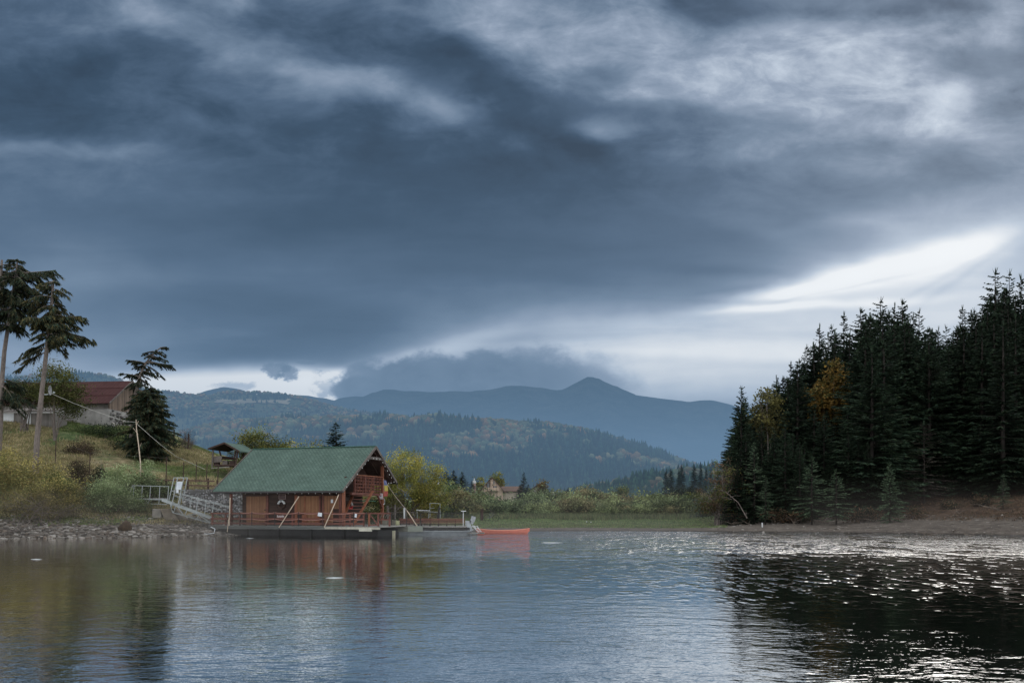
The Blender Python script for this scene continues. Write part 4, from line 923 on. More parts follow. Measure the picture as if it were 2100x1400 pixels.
# ------------------------------------------------------------------ floating house, built in its own frame
TH = math.radians(17.5); HO = Vector(((703-CX)/F*64.3, 64.3, 0))
hu = (math.cos(TH), -math.sin(TH)); hv = (math.sin(TH), math.cos(TH)); HR = Matrix.Rotation(-TH, 4, 'Z')
def LP(px, py, yl):
    a = (px-CX)/F; b = (CY-py)/F; tt = (yl+HO.x*hv[0]+HO.y*hv[1])/(a*hv[0]+hv[1])
    X, Y = a*tt-HO.x, tt-HO.y; return Vector((X*hu[0]+Y*hu[1], yl, H+b*tt))
def LPx(px, py, xl):
    a = (px-CX)/F; b = (CY-py)/F; tt = (xl+HO.x*hu[0]+HO.y*hu[1])/(a*hu[0]+hu[1])
    X, Y = a*tt-HO.x, tt-HO.y; return Vector((xl, X*hv[0]+Y*hv[1], H+b*tt))
def planks(name, c, w=.14, axis=0, rough=.7, var=.35, gap=.06, bump=.6):
    "sawn boards of a given width: each board its own tone, dark joints, grain along the board"
    m, t, b = newmat(name); co = t.new('ShaderNodeTexCoord').outputs['Object']; s = t.sep(co)
    q = t.m('DIVIDE', s[axis], w); fl_ = t.m('FLOOR', q); fr_ = t.m('FRACT', q)
    joint = t.m('MULTIPLY', t.ss(fr_, 0., gap), t.ss(fr_, 1., 1-gap))
    wn = t.new('ShaderNodeTexWhiteNoise', noise_dimensions='1D'); t.put(wn.inputs['W'], fl_)
    tone = t.m('ADD', t.m('MULTIPLY', wn.outputs['Value'], var*1.3), 1-var*.65)
    sc = [14, 14, 14]; sc[2 if axis != 2 else 0] = 1.4
    g1 = t.noise(t.vm('MULTIPLY', co, tuple(sc)), 1.6, 4, .6); g2 = t.noise(co, 1.1, 3, .5)
    gg = t.m('MULTIPLY', t.m('ADD', t.m('MULTIPLY', g1, .7), .65), t.m('ADD', t.m('MULTIPLY', g2, .7), .65))
    f = t.m('MULTIPLY', t.m('MULTIPLY', tone, gg), t.m('ADD', t.m('MULTIPLY', joint, .75), .25))
    t.put(b.inputs['Base Color'], t.mix(1., (*c, 1), t.comb(f, f, f), 'MULTIPLY')); b.inputs['Roughness'].default_value = rough; b.inputs['Specular IOR Level'].default_value = .25
    t.put(b.inputs['Normal'], t.bump(t.m('ADD', joint, t.m('MULTIPLY', g1, .25)), bump, .012)); return m
WDOOR = planks('orange_board', (.185, .092, .048), .115, 0, .7, .3); WDARK = planks('dark_log', (.040, .024, .019), .19, 2, .8); WRED = mat('red_brown_timber', (.105, .038, .027), .65, .4, 3, .3, .01, (1, 1, 1))
WPOST = mat('orange_timber', (.17, .062, .032), .6, .35, 4, .3, .01, (3, 3, .5)); WGRAY = planks('grey_deck_board', (.17, .165, .15), .16, 0, .85, .3)
WDK = mat('dark_beam', (.045, .026, .02), .8, .4, 4); WTRIM = mat('weathered_trim', (.10, .085, .075), .8, .4, 5, .3, .01); IRON = mat('black_iron', (.022, .02, .02), .55, .3, 8, 0)
WHITE = mat('white_paint', (.50, .51, .51), .6, .12, 5, .15, .01); GREY = mat('grey_float', (.13, .145, .155), .75, .3, 2.5, .3, .02); ROPE = mat('rope', (.40, .33, .28), .9, .25, 12, .2, .01)
PINKR = mat('pinkish_rope', (.30, .16, .13), .9, .25, 12, 0); GALV = mat('galvanised_steel', (.27, .29, .285), .55, .22, 6, .1, .01, metal=.3); POLE = mat('peeled_pole', (.42, .34, .26), .8, .25, 7, .2, .01, (3, 3, .6))
BLACK = mat('black_rubber', (.016, .016, .017), .8, .3, 8, .2, .01); SIGNW = mat('white_sign', (.52, .55, .58), .5, .08, 4, 0); SIGNR = mat('red_print', (.42, .04, .04), .6, .1, 4, 0); SIGNK = mat('dark_print', (.03, .03, .04), .6, .1, 4, 0)
# green shingle roof material, laid by the uv of each slope (metres)
m, t, b = newmat('green_shingle'); uvn = t.new('ShaderNodeUVMap', uv_map='UVMap').outputs[0]
br = t.new('ShaderNodeTexBrick'); t.put(br.inputs['Vector'], uvn); br.offset = .5
for k_, v_ in (('Color1', (.064, .098, .080, 1)), ('Color2', (.084, .124, .103, 1)), ('Mortar', (.036, .060, .049, 1)), ('Scale', 1.), ('Mortar Size', .03), ('Mortar Smooth', .3), ('Bias', 0.), ('Brick Width', .30), ('Row Height', .18)): br.inputs[k_].default_value = v_
n1 = t.noise(uvn, .6, 4, .6); n2 = t.noise(t.vm('MULTIPLY', uvn, (5, .35, 1)), 1.5, 5, .65); nf = t.m('ADD', t.m('ADD', t.m('MULTIPLY', n1, .8), t.m('MULTIPLY', n2, .75)), .25)
rc = t.mix(1., br.outputs[0], t.comb(nf, nf, nf), 'MULTIPLY'); moss = t.ss(t.noise(uvn, 1.7, 5, .7), .58, .72, 0., .35); rc = t.mix(moss, rc, (.12, .16, .12))
t.put(b.inputs['Base Color'], rc); b.inputs['Roughness'].default_value = .9; b.inputs['Specular IOR Level'].default_value = .12
t.put(b.inputs['Normal'], t.bump(t.m('ADD', t.m('MULTIPLY', br.outputs[1], -1.), t.m('MULTIPLY', t.m('FRACT', t.m('DIVIDE', t.sep(uvn)[1], .18)), -.4)), .7, .02)); ROOF = m

HL = 11.27; RA, RB = 5.44, 3.78; ZE, ZR, ZB = 3.34, 6.95, 4.24; ZD = .75
hs = empty('floating_house', (HO.x, HO.y, 0), 'wooden floating lake house with green shingle roof, loft balcony and red railings', 'house', None, -TH)
def hp(mb, name, m, par=None, smooth=False): return mb.build(name, m, par or hs, smooth)
def slope(name, y0, z0, y1, z1, th=.09):
    x0, x1 = -HL, 0.; L = math.hypot(y1-y0, z1-z0); n = Vector((0, -(z1-z0), (y1-y0))).normalized()
    if n.z < 0: n = -n
    P8 = [Vector((x0, y0, z0)), Vector((x1, y0, z0)), Vector((x1, y1, z1)), Vector((x0, y1, z1))]
    vs = [p-n*th for p in P8]+P8; me = bpy.data.meshes.new(name)
    # slight sag of the ridge and battens: subdivide the top
    me.from_pydata([tuple(v) for v in vs], [], [(3, 2, 1, 0), (4, 5, 6, 7), (0, 1, 5, 4), (1, 2, 6, 5), (2, 3, 7, 6), (3, 0, 4, 7)])
    uvl = me.uv_layers.new(name='UVMap')
    for pl_ in me.polygons:
        for li in pl_.loop_indices:
            v = me.vertices[me.loops[li].vertex_index].co; uvl.data[li].uv = (v.x, math.hypot(v.y-y0, v.z-z0))
    me.update(); me.materials.append(ROOF); me.materials.append(WDK)
    for i_, pl_ in enumerate(me.polygons): pl_.material_index = 0 if i_ == 1 else 1
    return obj(name, me, None, hs)
s1 = slope('roof_slope', 0, ZE, RA, ZR); s2 = slope('roof_slope', RA+RB, ZB, RA+.002, ZR)
rc_ = MB(); rc_.beam((-HL, RA, ZR+.03), (0, RA, ZR+.03), .22, .05); hp(rc_, 'ridge_cap', mat('ridge_green', (.055, .12, .09), .8, .3, 5), s1)
for x in (.02, -HL-.02):
    for a, c_ in (((0, -.04, ZE-.06), (0, RA, ZR-.05)), ((0, RA+RB+.04, ZB-.06), (0, RA, ZR-.05))):
        q = MB(); q.beam((x, a[1], a[2]), (x, c_[1], c_[2]), .05, .20); hp(q, 'barge_board', WTRIM)
g_ = MB(); g_.tube([(-HL-.05, -.10, ZE-.10), (.05, -.10, ZE-.10)], .065, 8); hp(g_, 'gutter', IRON)
g_ = MB(); g_.tube([(-HL*.3, RA+RB+.1, ZB-.1), (.08, RA+RB+.1, ZB-.1)], .06, 8); gt = hp(g_, 'gutter', IRON)
d_ = MB(); d_.tube([(.0, RA+RB+.1, ZB-.14), (.02, RA+RB+.12, ZB-.45), (.45, RA+RB+.5, ZB-.80), (.65, RA+RB+.7, ZB-.95)], .04, 7); hp(d_, 'downpipe', WTRIM, gt)
# rafters seen under the gable and front eave
for x in (-.35, -1.15):
    q = MB(); q.beam((x, .1, ZE-.14), (x, RA, ZR-.18), .09, .13); q.beam((x, RA+RB-.1, ZB-.1), (x, RA, ZR-.18), .09, .13); hp(q, 'rafter', WDK)
q = MB(); zc = ZR-.95; q.beam((-.05, RA-1.35, zc), (-.05, RA+1.25, zc), .07, .22); hp(q, 'collar_beam', WTRIM)
q = MB(); q.beam((-.6, 1.5, 4.35), (-.6, RA+RB-.9, 4.35), .14, .16); hp(q, 'tie_beam', WDK)
# walls
YW = 1.15; XW = -1.65; XL = LP(497, 1040, YW).x; YB_ = 6.2
w_ = MB()
w_.box(XL, XW, YW, YW+.14, ZD, ZE+.62); w_.box(XL, XL+.14, YW+.14, YB_, ZD, ZE+.6); w_.box(XW-.14, XW, YW+.14, YB_, ZD, 3.05); w_.box(XL, XW, YB_, YB_+.14, ZD, ZE+.9)
w_.box(XL, XW-.2, YW+.2, YB_-.1, 3.1, 3.22)
hp(w_, 'wall', WDARK)
u_ = MB()   # gable wall of the attic, set back
def roofz(y): return ZE+(ZR-ZE)*y/RA if y < RA else ZR-(ZR-ZB)*(y-RA)/RB
for a, c_ in ((1.2, 3.3), (3.3, RA), (RA, 7.3), (7.3, 8.8)):
    u_.hexa([(-2.3, a, 3.2), (-2.18, a, 3.2), (-2.18, c_, 3.2), (-2.3, c_, 3.2), (-2.3, a, roofz(a)-.12), (-2.18, a, roofz(a)-.12), (-2.18, c_, roofz(c_)-.12), (-2.3, c_, roofz(c_)-.12)])
hp(u_, 'gable_wall', WDK)
def panel(name, px0, py0, px1, py1, m, yl=YW, th=.05, par=None, z1=None):
    a = LP(px0, py1, yl-th); c_ = LP(px1, py0, yl-th); q = MB(); q.box(a.x, c_.x, yl-th, yl-.003, max(a.z, ZD+.01), z1 or c_.z); return hp(q, name, m, par)
ztop = 2.98
d1 = panel('door', 505, 1013, 545, 1076, WDOOR, z1=ztop); d2 = panel('door', 626, 1013, 654, 1076, WDOOR, z1=ztop); d3 = panel('door', 664, 1013, 697, 1076, WDOOR, z1=ztop); d4 = panel('shutter', 609, 1013, 623, 1050, WDOOR, z1=ztop)
q = MB(); c0 = LP(543, 1045, YW-.09); q.ball(c0, .05, 6, 4); hp(q, 'handle', IRON, d1)
panel('lower_panel', 683, 1043, 697, 1077, WDARK, YW-.05, .02, d3)
q = MB(); c0 = LP(681, 1027, YW-.07); q.box(c0.x-.09, c0.x+.09, c0.y-.02, c0.y, c0.z-.13, c0.z+.13); hp(q, 'paper_notice', SIGNW, d3)
for px0, px1 in ((545, 550), (604, 609), (623, 626), (654, 657), (660, 664)):
    panel('door_frame', px0, 1012, px1, 1076, WPOST if px0 in (623, 604) else WRED, YW, .08, z1=ztop+.06)
for px0, px1 in ((619, 629), (646, 655)): panel('door_leg', px0, 1055, px1, 1078, WPOST, YW-.1, .06)
# posts and beams
def post(px, y, m=WRED, w=.17, z1=None, nm='post'):
    p = LP(px, 1078, y); q = MB(); q.box(p.x-w/2, p.x+w/2, y-w/2, y+w/2, ZD, z1 or roofz(max(y, .02))-.1); return hp(q, nm, m)
post(474, .3); post(704.5, .3, WPOST, .2); post(697, .9, WRED, .12)
q = MB(); q.box(-9.9, -.1, .22, .38, ZE-.16, ZE+.02); hp(q, 'eave_beam', WDK)
def bx(mb, a, b_, w, h=None): mb.beam(a, b_, w, h)
pr = LPx(784, 1060, -.35)       # the back right post of the porch
q = MB(); q.box(-.45, -.25, pr.y-.1, pr.y+.1, ZD, roofz(pr.y)-.1); hp(q, 'post', WPOST)
q = MB(); q.beam(LPx(774, 1014, -.35), LPx(783.5, 1041, -.35), .12, .12); hp(q, 'brace', WRED)
zl = LPx(760, 1012, -.35).z      # loft floor level
q = MB(); q.box(-.44, -.26, 1.9, pr.y, zl-.14, zl+.06); hp(q, 'loft_beam', WRED)
q = MB(); q.box(-2.2, -.47, 1.9, pr.y, zl-.02, zl+.05); q.box(-2.2, -.47, 2.5, 2.6, zl-.14, zl-.03); q.box(-2.2, -.47, 4.6, 4.7, zl-.14, zl-.03); hp(q, 'loft_floor', WDK)
pl_ = LPx(727, 990, -.35); zt_ = LPx(760, 977, -.35).z
for yy_ in (pl_.y, LPx(748, 990, -.35).y, LPx(765.5, 990, -.35).y):
    q = MB(); q.box(-.41, -.29, yy_-.06, yy_+.06, zl+.06, zt_+.03); hp(q, 'loft_post', WRED)
q = MB(); q.box(-.43, -.27, pl_.y, pr.y-.1, zt_, zt_+.08); hp(q, 'loft_top_rail', WPOST)
lat = MB()
for k in range(5): z_ = zl+.16+k*(zt_-zl-.2)/4.6; lat.box(-.37, -.335, pl_.y+.06, pr.y-.1, z_, z_+.13)
for k in range(9): y_q = pl_.y+.35+k*(pr.y-pl_.y-.5)/9; lat.box(-.334, -.30, y_q, y_q+.07, zl+.07, zt_)
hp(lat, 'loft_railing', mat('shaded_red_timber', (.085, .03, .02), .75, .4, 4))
q = MB()
for k in range(4): a_ = .7+k*.7; q.beam((-.352, pl_.y+a_*.9, zl+.1), (-.352, pl_.y+a_*.9+.6, zt_-.05), .05, .02)
hp(q, 'loft_lattice', WPOST)
# deck
XD0 = LP(428, 1080, -.35).x; XD1 = LP(779, 1081, -.35).x
q = MB(); q.box(XD0, XD1, -.35, 7.6, ZD-.09, ZD); hp(q, 'deck', WGRAY)
q = MB(); q.box(XD0, XD1-.01, -.43, -.353, ZD-.27, ZD-.01); hp(q, 'deck_edge', mat('edge_plank', (.075, .078, .073), .85, .35, 3, .3, .01, (.3, 1, 6)))
q = MB(); q.box(LP(666, 1082, -.5).x, LP(779, 1082, -.5).x, -.52, -.434, ZD-.22, ZD-.06); hp(q, 'edge_board', mat('pale_board', (.30, .28, .23), .85, .3, 5))
q = MB(); q.box(LP(737, 1084, -.6).x, LP(762, 1084, -.6).x, -.66, -.525, ZD-.36, ZD-.12); hp(q, 'fender_board', mat('pale_plank', (.36, .35, .29), .85, .3, 5))
for k in range(5):
    x0 = XD0+.35+k*(XD1-XD0-.7)/5; q = MB(); q.box(x0, x0+(XD1-XD0-.7)/5-.18, .35, 7.2, -.35, ZD-.27); hp(q, 'pontoon', BLACK)
# ladder stairs to the loft
st = empty('wooden_staircase', (HO.x, HO.y, 0), 'steep orange ladder stair leading from the deck up to the loft', 'stairs', None, -TH)
sa0, sa1 = LPx(703, 1064, -.75), LPx(737, 984, -.75); sb0, sb1 = LPx(724, 1078, .25), LPx(764, 1007, .25)
q = MB(); q.beam(sa0, sa1, .07, .2, (1, 0, 0)); q.build('stringer', WPOST, st); q = MB(); q.beam(sb0, sb1, .07, .2, (1, 0, 0)); q.build('stringer', WPOST, st)
for k in range(9):
    f = (k+.6)/9.4; z_ = ZD+.05+(3.15-ZD)*f
    ya = sa0.y+(z_-sa0.z)/(sa1.z-sa0.z)*(sa1.y-sa0.y); yb = sb0.y+(z_-sb0.z)/(sb1.z-sb0.z)*(sb1.y-sb0.y)
    q = MB(); q.beam((-.72, ya, z_), (.22, yb, z_), .2, .045); q.build('tread', WRED, st)
# front railing: red timber fence along the deck
rl = empty('deck_railing', (HO.x, HO.y, 0), 'red brown timber railing along the front of the floating deck', 'railing', None, -TH)
yr = .02
px_posts = [436, 463, 492, 545, 600, 662, 703, 718, 746]
for px in px_posts:
    p = LP(px, 1060, yr); q = MB(); q.box(p.x-.06, p.x+.06, yr-.05, yr+.05, ZD, 1.72); q.build('post', WRED, rl)
xa, xb = LP(433, 1060, yr).x, LP(748, 1060, yr).x
for z0, z1 in ((1.60, 1.72), (1.18, 1.32), (.84, .98)):
    q = MB(); q.box(xa, xb, yr-.09, yr-.053, z0, z1); q.build('rail', WRED, rl)
# right gate and railing piece
gt_ = empty('deck_gate', (HO.x, HO.y, 0), 'red timber gate with a diagonal brace at the right end of the deck', 'gate', None, -TH)
def gp(px, py, y=-.05): return LP(px, py, y)
for px in (757, 776, 799):
    p = gp(px, 1060); q = MB(); q.box(p.x-.06, p.x+.06, -.1, .0, ZD, LP(px, 1051, -.05).z); q.build('post', WPOST if px == 757 else WRED, gt_)
for p0, p1 in (((746, 1052), (802, 1052)), ((757, 1076), (777, 1076)), ((776, 1065), (800, 1065))):
    q = MB(); q.beam(gp(*p0, -.13), gp(*p1, -.13), .04, .10); q.build('rail', WRED, gt_)
q = MB(); q.beam(gp(759, 1055, -.12), gp(775, 1076, -.12), .03, .08); q.build('brace', WRED, gt_)
for px in (780, 785, 790, 795):
    q = MB(); q.beam(gp(px, 1062, -.13), gp(px+4, 1054, -.13), .03, .04); q.build('spindle', WTRIM, gt_)
# iron stanchions with two sagging ropes in front
ir = empty('rope_barrier', (HO.x, HO.y, 0), 'row of thin black iron stanchions carrying two sagging pinkish ropes along the deck edge', 'barrier', None, -TH)
sx = [492, 516.5, 563.5, 612.5, 662, 725, 751]
for px in sx:
    p = LP(px, 1060, -.3); q = MB(); q.tube([(p.x, -.3, ZD), (p.x, -.3, 1.78)], .03, 6); q.build('stanchion', IRON, ir)
for zz in (1.74, 1.26):
    q = MB(); pts = []
    for i in range(len(sx)-1):
        a_, b_ = LP(sx[i], 1060, -.3).x, LP(sx[i+1], 1060, -.3).x
        for k in range(6): f = k/6; pts.append((a_+(b_-a_)*f, -.3, zz-.10*4*f*(1-f)*(b_-a_)/1.8))
    q.tube(pts, .016, 4); q.build('rope', PINKR, ir)
# white leaning poles
def lean(name, p0, p1, y0, y1, m, r, label, cat='pole', group=None):
    a_, b_ = LP(*p0, y0), LP(*p1, y1); base = HR@a_+HO; o_ = MB().tube([Vector((0, 0, 0)), HR@(b_-a_)], r, 7).build(name, m); o_.location = base; return tag(o_, label, cat, group)
lean('mooring_pole', (572, 1081), (613, 1017), -.45, .0, POLE, .035, 'slim pale pole leaning across the dark wall with the life ring')
lean('mooring_pole', (665, 1081), (695, 1013), -.45, .0, POLE, .035, 'slim pale pole leaning across the right-hand door to the corner post')
lean('mooring_pole', (470, 1078), (472, 1020), -.4, -.1, POLE, .04, 'upright pale pole beside the left porch post')
lean('mooring_pole', (466, 1090), (471, 1050), -.8, -.6, POLE, .03, 'short pale pole slanting from the left porch post to the water')
# life ring, framed sign, notices
def at_house(o_, p): o_.location = HR@p+HO; o_.rotation_euler = (0, 0, -TH); return o_
c0 = LP(577, 1034, YW-.12)
lr = empty('life_ring', HR@c0+HO, 'white and black life ring hanging on the dark house wall below a framed sign', 'life ring', None, -TH)
def ring(a0, a1, R, r0, n=9, mth=7):
    q = MB(); q.tube([(math.cos(a0+(a1-a0)*k/n)*R, 0, math.sin(a0+(a1-a0)*k/n)*R) for k in range(n+1)], r0, mth); return q
d_ = math.radians
ring(d_(8), d_(84), .27, .082).build('white_segment', WHITE, lr, True); ring(d_(96), d_(172), .27, .082).build('white_segment', WHITE, lr, True)
ring(d_(172), d_(368), .27, .078, 14).build('dark_segment', WDK, lr, True); ring(d_(84), d_(96), .27, .084, 2).build('strap', IRON, lr)
c0 = LP(579, 1017.5, YW-.05)
sg = empty('framed_sign', HR@c0+HO, 'small dark two-row sign in a pale frame, hanging under the eave above the life ring', 'sign', None, -TH)
MB().box(-.28, .28, .0, .03, -.19, .19).build('board', WDARK, sg)
q = MB()
for a_ in ((-.30, .30, -.03, 0, .17, .21), (-.30, .30, -.03, 0, -.21, -.17), (-.30, .30, -.03, 0, -.015, .015), (-.30, -.265, -.032, 0, -.21, .21), (.265, .30, -.032, 0, -.21, .21)): q.box(*a_)
q.build('frame', mat('faded_frame', (.24, .17, .16), .7, .2, 5), sg)
q = MB()
for k in range(9): q.box(-.23+k*.052, -.195+k*.052, -.006, -.001, .07, .10+.02*(k % 3 == 1))
for k in range(10): q.box(-.23+k*.047, -.195+k*.047, -.006, -.001, -.12+.012*(k % 2), -.05-.012*(k % 3 == 0))
q.build('lettering', mat('faded_print', (.16, .115, .115), .7, .2, 5), sg)
# unreadable white marks of letters on the railing panel, a white sheet and a paper
tx = empty('lettered_board', HR@LP(575.5, 1058.5, -.12)+HO, 'short red board with rough white lettering on the deck railing', 'sign', None, -TH)
MB().box(-.33, .33, 0, .03, -.12, .13).build('board', WRED, tx)
q = MB()
for k, (a_, b_) in enumerate([(-.30, 1.), (-.19, .55), (-.09, .8), (.01, .6), (.11, .9), (.21, .7)]):
    q.box(a_, a_+.022, -.008, -.002, -.08, -.08+.18*b_); q.box(a_+.055, a_+.075, -.008, -.002, -.04, -.04+.13*b_); q.box(a_+.022, a_+.055, -.008, -.002, .03*b_+.02, .03*b_+.05)
q.build('lettering', WHITE, tx)
def sheet(name, px, py, y, w, h, m, label, cat, rot=0., sub=True):
    me = MB(); n = 6; 
    for i in range(n): me.box(-w/2+w*i/n, -w/2+w*(i+1)/n, .012*math.sin(i*1.3), .012*math.sin(i*1.3)+.006, -h/2+.01*math.sin(i*2.), h/2)
    o_ = me.build(name, m); at_house(o_, LP(px, py, y)); o_.rotation_euler = (0, rot, -TH); return tag(o_, label, cat)
sheet('white_sheet', 656, 1054.5, -.36, .33, .27, SIGNW, 'crumpled white sheet fixed to a stanchion of the deck, below the right-hand door', 'sheet', .12)
sheet('paper_notice', 729.5, 1056.5, -.36, .17, .26, SIGNW, 'white paper notice on the railing at the foot of the loft stair', 'notice', .08)
c0 = LPx(781, 1017, -.2)
ns = empty('notice_sign', HR@c0+HO, 'white notice with a red top line and dark symbol on the porch corner post', 'sign', None, -TH)
MB().box(-.16, .16, 0, .02, -.22, .22).build('panel', SIGNW, ns); MB().box(-.12, .12, -.006, -.001, .10, .16).build('heading', SIGNR, ns)
MB().box(-.06, .06, -.006, -.001, -.03, .05).build('symbol', SIGNK, ns); MB().box(-.11, .11, -.006, -.001, -.15, -.11).build('text_line', SIGNR, ns)
# flag
c0 = LPx(789, 984, .05); fb = HR@c0+HO
fl_o = empty('flag', fb, 'limp flag in blue, yellow and red hanging from the porch corner', 'flag', None, -TH)
def fcloth(z0, z1, c, nm):
    q = MB(); n = 5
    for i in range(n):
        a_, b_ = z0+(z1-z0)*i/n, z0+(z1-z0)*(i+1)/n; wf = lambda z: .10+.07*(-z)/1.2; xo = lambda z: .12*math.sin(-z*2.2)
        q.hexa([(xo(b_)-wf(b_), 0, b_), (xo(b_)+wf(b_), .03, b_), (xo(b_)+wf(b_), .05, b_), (xo(b_)-wf(b_), .02, b_), (xo(a_)-wf(a_), 0, a_), (xo(a_)+wf(a_), .03, a_), (xo(a_)+wf(a_), .05, a_), (xo(a_)-wf(a_), .02, a_)])
    return q.build(nm, mat(nm+'_cloth', c, .8, .15, 6, .1), fl_o, False)
fcloth(-.02, -.42, (.10, .14, .32), 'blue_stripe'); fcloth(-.42, -.88, (.50, .42, .10), 'yellow_stripe'); fcloth(-.88, -1.30, (.38, .10, .08), 'red_stripe')
q = MB(); q.tube([(-.12, .06, .1), (-.10, .04, -.2), (-.06, .03, -1.3)], .014, 5); q.build('cord', ROPE, fl_o)
q = MB(); q.tube([LPx(787, 1020, -.1), LPx(789, 1026, -.1), LPx(789, 1032, -.1), LPx(786, 1034, -.1)], .02, 5); o_ = q.build('rope_loop', SIGNW); o_.location = HO; o_.rotation_euler = (0, 0, -TH); tag(o_, 'small white rope loop hanging beside the porch corner post under the flag', 'rope')
# swing bench under the loft
q = empty('hanging_bench', (HO.x, HO.y, 0), 'green slatted bench hung under the loft floor', 'bench', None, -TH)
for k in range(3): MB().box(-.95+k*.16, -.83+k*.16, 4.4, 6.4, 2.62, 2.66).build('slat', mat('green_paint', (.06, .14, .09), .6, .3, 5), q)
for y_q in (4.5, 6.3): MB().tube([(-.75, y_q, 2.66), (-.75, y_q, 2.98)], .012, 4).build('chain', IRON, q)
# inside the porch: a second ring on the side wall and small frames
lr2 = empty('life_ring', HR@LPx(719, 1036, XW+.08)+HO, 'pale life ring standing against the side wall behind the loft stair', 'life ring', None, -TH+PI/2)
ring(0, d_(170), .26, .08).build('white_segment', WHITE, lr2, True); ring(d_(180), d_(350), .26, .078).build('dark_segment', SIGNR, lr2, True)
pf = empty('picture_board', HR@LPx(712, 1020, XW+.03)+HO, 'small dark board with pale squares on the side wall by the stair', 'board', None, -TH+PI/2)
MB().box(-.45, .45, 0, .02, -.3, .3).build('board', WDK, pf); q = MB()
for i in range(4):
    for j in range(3): q.box(-.38+i*.2, -.26+i*.2, -.006, -.001, -.2+j*.16, -.12+j*.16)
q.build('picture', WTRIM, pf)
q = MB()
for i in range(24): a_ = i*.7; q.tube([(-.9+random.random()*1.2, -.05+.03*random.random(), ZD+.04+.02*i/24), (-.5+random.random()*1.2, -.02, ZD+.09)], .03, 4)
# string of bulbs
sl_ = empty('string_lights', (HO.x, HO.y, 0), 'string of small white bulbs along the front eave and both gable edges', 'string lights', None, -TH)
BULB = mat('bulb_glass', (.50, .50, .47), .3, .05, 5, 0); cab = []; bpos = []
for px in [484, 493, 503, 521, 535, 549, 569, 591, 605, 619, 633, 647, 661, 676, 690]: p = LP(px, 1011 if px < 590 else 1010.8, -.02); bpos.append(p)
fr_c = MB().tube([LP(482, 1008, -.02)]+[b_+Vector((0, 0, .07)) for b_ in bpos], .008, 4); fr_c.build('cable', IRON, sl_)
gb = [LPx(x_, y_, .07) for x_, y_ in [(711, 998), (722, 985), (733, 972), (743, 959), (749, 951), (755, 944)]]
gb2 = [LPx(x_, y_, .07) for x_, y_ in [(766, 940), (772.5, 940.5), (779, 941.5), (785, 948), (789.5, 956), (794.5, 965), (798.5, 973), (803, 979), (808, 988), (802, 990), (797, 991)]]
MB().tube([b_+Vector((0, 0, .06)) for b_ in gb]+[b_+Vector((0, 0, .06)) for b_ in gb2], .008, 4).build('cable', IRON, sl_)
bm = MB().ball((0, 0, 0), .038, 7, 5, sz=1.3).mesh('bulb', True); bm.materials.append(BULB)
for p in bpos+gb+gb2: o_ = obj('bulb', bm, None, sl_); o_.location = p
# ------------------------------------------------------------------ steel bridge and gangway, left of the house
def Pd(Y): return lambda px, py: P(px, py, Y)
def chain_(name, label, cat, origin, parts, group=None):
    o = empty(name, origin, label, cat, group)
    for pn, mb, m in parts:
        mb.v = [tuple(Vector(v)-Vector(origin)) for v in mb.v]; mb.build(pn, m, o)
    return o
def lines(Ys, segs, w, h=None):
    q = MB()
    for (a, b_) in segs:
        for Y in Ys: q.beam(P(*a, Y), P(*b_, Y), w, h)
    return q
def seg1(a, b_, Y, w, h=None): w = w*.82; q = MB(); q.beam(P(*a, Y), P(*b_, Y), w, h or w); return q
parts = []
for Y in (70.6, 72.0):
    parts += [('handrail', seg1((272, 995), (345, 997), Y, .06), GALV), ('side_beam', seg1((256, 1022), (344, 1024), Y, .07, .1), GALV), ('lower_chord', seg1((264, 1030), (342, 1034), Y, .06), GALV), ('end_post', seg1((272, 995), (262, 1022), Y, .06), GALV)]
    for px, b_ in ((274, 1023), (291, 1031), (308, 1023), (327, 1033), (345, 1024)): parts.append(('baluster', seg1((px+1, 996), (px-1, b_), Y, .055), GALV))
    for a, b_ in (((260, 1023), (266, 1030)), ((266, 1030), (272, 1023)), ((281, 1024), (281, 1031)), ((296, 1024), (304, 1031)), ((304, 1031), (307, 1024)), ((342, 1034), (343, 1025))): parts.append(('strut', seg1(a, b_, Y, .05), GALV))
q = MB(); a_, b_ = P(256, 1022, 70.6), P(344, 1024, 70.6); q.box(a_.x, b_.x, 70.64, 71.96, a_.z-.02, a_.z+.05); parts.append(('walkway', q, WGRAY))
chain_('footbridge', 'short level grey steel footbridge with railings on the bank, left of the sloping gangway', 'bridge', P(300, 1030, 71.3), parts)
parts = []
YA, YBk = 68.0, 69.3
def gl(px, k): # line heights of the sloping gangway at a pixel column: floor, rails, chord
    f = (px-330)/(437-330)
    return {'floor': 1024+f*(1064-1024), 'low': 1040+f*(1078-1040)}[k]
for Y in (YA, YBk):
    dy = 0 if Y == YA else -2
    parts += [('side_beam', seg1((332, 1025+dy), (438, 1064+dy), Y, .07, .17), GALV), ('lower_chord', seg1((353, 1050+dy), (434, 1073+dy), Y, .055), GALV),
              ('handrail', seg1((356, 1009+dy), (470, 1040+dy), Y, .055), GALV), ('mid_rail', seg1((356, 1016+dy), (455, 1047+dy), Y, .04), GALV)]
    for px in (371, 392, 405, 422, 437): parts.append(('baluster', seg1((px+1, 1013+(px-371)*.28+dy), (px-3, 1040+(px-371)*.37+dy), Y, .05), GALV))
    for a, b_ in (((349, 1033), (354, 1050)), ((361, 1036), (356, 1050)), ((363, 1037), (377, 1057)), ((383, 1047), (379, 1056)), ((384, 1057), (404, 1053)), ((408, 1054), (404, 1064)), ((406, 1054), (432, 1072))): parts.append(('strut', seg1((a[0], a[1]+dy), (b_[0], b_[1]+dy), Y, .05), GALV))
